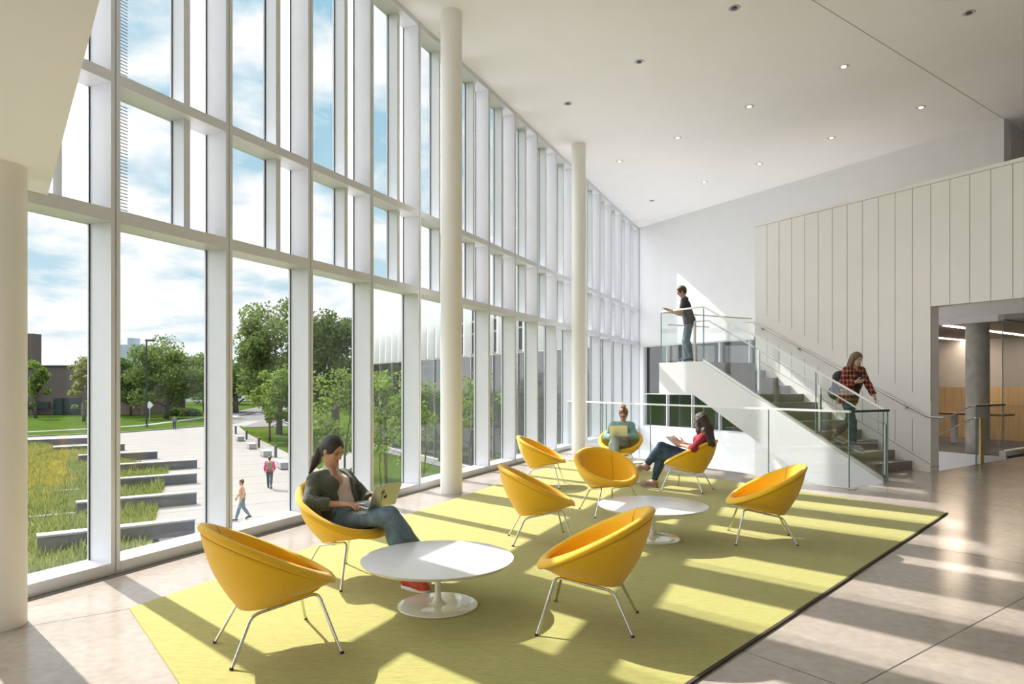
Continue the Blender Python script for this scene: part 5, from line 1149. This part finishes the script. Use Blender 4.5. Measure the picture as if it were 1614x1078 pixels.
# ================================================================== sky, sun, camera
w = bpy.data.worlds.new('sky'); scene.world = w; w.use_nodes = True; nt = w.node_tree; nt.nodes.clear(); L = nt.links.new
out = N(nt, 'ShaderNodeOutputWorld'); bg = N(nt, 'ShaderNodeBackground'); L(bg.outputs[0], out.inputs[0])
tc = N(nt, 'ShaderNodeTexCoord'); sx = N(nt, 'ShaderNodeSeparateXYZ'); L(tc.outputs['Generated'], sx.inputs[0])
zz = N(nt, 'ShaderNodeMath', operation='MAXIMUM'); zz.inputs[1].default_value = 0.0; L(sx.outputs['Z'], zz.inputs[0])
zd = N(nt, 'ShaderNodeMath', operation='ADD'); zd.inputs[1].default_value = .22; L(zz.outputs[0], zd.inputs[0])
dx = N(nt, 'ShaderNodeMath', operation='DIVIDE'); L(sx.outputs['X'], dx.inputs[0]); L(zd.outputs[0], dx.inputs[1])
dy = N(nt, 'ShaderNodeMath', operation='DIVIDE'); L(sx.outputs['Y'], dy.inputs[0]); L(zd.outputs[0], dy.inputs[1])
cb = N(nt, 'ShaderNodeCombineXYZ'); L(dx.outputs[0], cb.inputs[0]); L(dy.outputs[0], cb.inputs[1])
mp = N(nt, 'ShaderNodeMapping'); mp.inputs['Location'].default_value = (2.3, 1.1, 0); mp.inputs['Scale'].default_value = (1.0, 1.0, 1); L(cb.outputs[0], mp.inputs['Vector'])
nz = N(nt, 'ShaderNodeTexNoise', i_Scale=2.3, i_Detail=9.0, i_Roughness=.58, i_Distortion=.15); L(mp.outputs[0], nz.inputs['Vector'])
# more cloud near the horizon
hz = N(nt, 'ShaderNodeMapRange'); hz.inputs['From Min'].default_value = .0; hz.inputs['From Max'].default_value = .5; hz.inputs['To Min'].default_value = .13; hz.inputs['To Max'].default_value = -.015; L(zz.outputs[0], hz.inputs['Value'])
ad = N(nt, 'ShaderNodeMath', operation='ADD'); L(nz.outputs['Fac'], ad.inputs[0]); L(hz.outputs[0], ad.inputs[1])
cr = N(nt, 'ShaderNodeValToRGB'); e = cr.color_ramp.elements; e[0].position = .46; e[0].color = (0, 0, 0, 1); e[1].position = .60; e[1].color = (1, 1, 1, 1); L(ad.outputs[0], cr.inputs[0])
sk = N(nt, 'ShaderNodeValToRGB'); e = sk.color_ramp.elements; e[0].position = 0; e[0].color = (.60, .76, .84, 1); e[1].position = .5; e[1].color = (.25, .52, .68, 1); L(zz.outputs[0], sk.inputs[0])
n2 = N(nt, 'ShaderNodeTexNoise', i_Scale=5.0, i_Detail=6.0); L(mp.outputs[0], n2.inputs['Vector'])
cc = N(nt, 'ShaderNodeValToRGB'); e = cc.color_ramp.elements; e[0].position = .35; e[0].color = (.90, .92, .95, 1); e[1].position = .6; e[1].color = (1.0, 1.0, .99, 1); L(n2.outputs['Fac'], cc.inputs[0])
mx = N(nt, 'ShaderNodeMix', data_type='RGBA'); L(cr.outputs[0], mx.inputs[0]); L(sk.outputs[0], mx.inputs[6]); L(cc.outputs[0], mx.inputs[7])
gm = N(nt, 'ShaderNodeMath', operation='GREATER_THAN'); gm.inputs[1].default_value = -.02; L(sx.outputs['Z'], gm.inputs[0])
m2 = N(nt, 'ShaderNodeMix', data_type='RGBA'); m2.inputs[6].default_value = (.30, .30, .27, 1); L(gm.outputs[0], m2.inputs[0]); L(mx.outputs[2], m2.inputs[7])
L(m2.outputs[2], bg.inputs[0])
# sky boosted above the view, at zenith and around the sun, for room fill
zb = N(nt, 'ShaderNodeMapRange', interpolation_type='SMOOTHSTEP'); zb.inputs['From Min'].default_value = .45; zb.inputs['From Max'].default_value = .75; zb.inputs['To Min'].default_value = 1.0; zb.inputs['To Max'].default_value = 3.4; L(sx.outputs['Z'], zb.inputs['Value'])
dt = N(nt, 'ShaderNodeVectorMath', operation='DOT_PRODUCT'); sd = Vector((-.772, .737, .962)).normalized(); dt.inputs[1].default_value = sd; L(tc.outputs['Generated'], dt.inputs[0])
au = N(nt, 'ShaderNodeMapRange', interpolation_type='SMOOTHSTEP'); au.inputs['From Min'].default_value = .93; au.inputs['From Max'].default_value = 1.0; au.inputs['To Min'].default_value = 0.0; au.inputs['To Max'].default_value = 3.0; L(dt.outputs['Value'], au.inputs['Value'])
# unseen bright sky patch added left of the view to light the boarded wall
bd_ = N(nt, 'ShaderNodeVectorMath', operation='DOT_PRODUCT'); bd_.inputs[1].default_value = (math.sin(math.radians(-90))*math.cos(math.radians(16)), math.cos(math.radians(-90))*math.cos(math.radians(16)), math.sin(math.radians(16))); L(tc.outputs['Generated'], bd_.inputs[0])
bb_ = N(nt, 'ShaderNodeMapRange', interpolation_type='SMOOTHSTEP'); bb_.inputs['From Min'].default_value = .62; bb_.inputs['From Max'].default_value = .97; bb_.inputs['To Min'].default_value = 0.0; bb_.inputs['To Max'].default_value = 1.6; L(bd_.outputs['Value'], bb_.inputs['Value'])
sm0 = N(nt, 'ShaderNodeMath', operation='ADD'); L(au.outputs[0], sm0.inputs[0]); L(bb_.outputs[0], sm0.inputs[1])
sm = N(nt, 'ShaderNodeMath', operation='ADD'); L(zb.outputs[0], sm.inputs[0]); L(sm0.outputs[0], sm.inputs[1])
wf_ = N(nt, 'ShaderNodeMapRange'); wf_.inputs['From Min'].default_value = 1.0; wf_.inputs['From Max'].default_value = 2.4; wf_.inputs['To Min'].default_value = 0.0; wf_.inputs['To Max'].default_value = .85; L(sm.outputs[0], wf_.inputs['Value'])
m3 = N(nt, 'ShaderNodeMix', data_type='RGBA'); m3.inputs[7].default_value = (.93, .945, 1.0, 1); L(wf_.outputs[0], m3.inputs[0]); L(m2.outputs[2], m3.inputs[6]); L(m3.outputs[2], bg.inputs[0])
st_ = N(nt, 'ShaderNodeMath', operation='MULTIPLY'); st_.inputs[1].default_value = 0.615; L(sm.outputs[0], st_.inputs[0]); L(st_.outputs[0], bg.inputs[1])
# sun: about 42 degrees high
S = bpy.data.lights.new('sun', 'SUN'); S.energy = 4.6; S.color = (1, .965, .91); S.angle = .0095
so_ = bpy.data.objects.new('sun', S); COL.objects.link(so_)
dv = Vector((.772, -.737, -.962)); so_.rotation_euler = dv.to_track_quat('-Z', 'Y').to_euler(); so_.location = (-20, 20, 30)
cam = bpy.data.cameras.new('camera'); cam.sensor_width = 36; cam.sensor_fit = 'HORIZONTAL'; cam.lens = F_PX/1614*36; cam.shift_y = (HZ-539)/1614; cam.clip_start = .05; cam.clip_end = 2000
co = bpy.data.objects.new('camera', cam); COL.objects.link(co); co.location = (0, 0, EYE); co.rotation_euler = (PI/2, 0, 0); scene.camera = co
vs = scene.view_settings; vs.view_transform = 'Standard'; vs.look = 'None'; vs.gamma = 1; vs.exposure = 0.95; vs.use_curve_mapping = False
scene.cycles.transparent_max_bounces = 32; scene.cycles.max_bounces = 14; scene.cycles.diffuse_bounces = 8; scene.cycles.glossy_bounces = 6
scene.cycles.use_denoising = True; scene.cycles.sample_clamp_indirect = 8.0
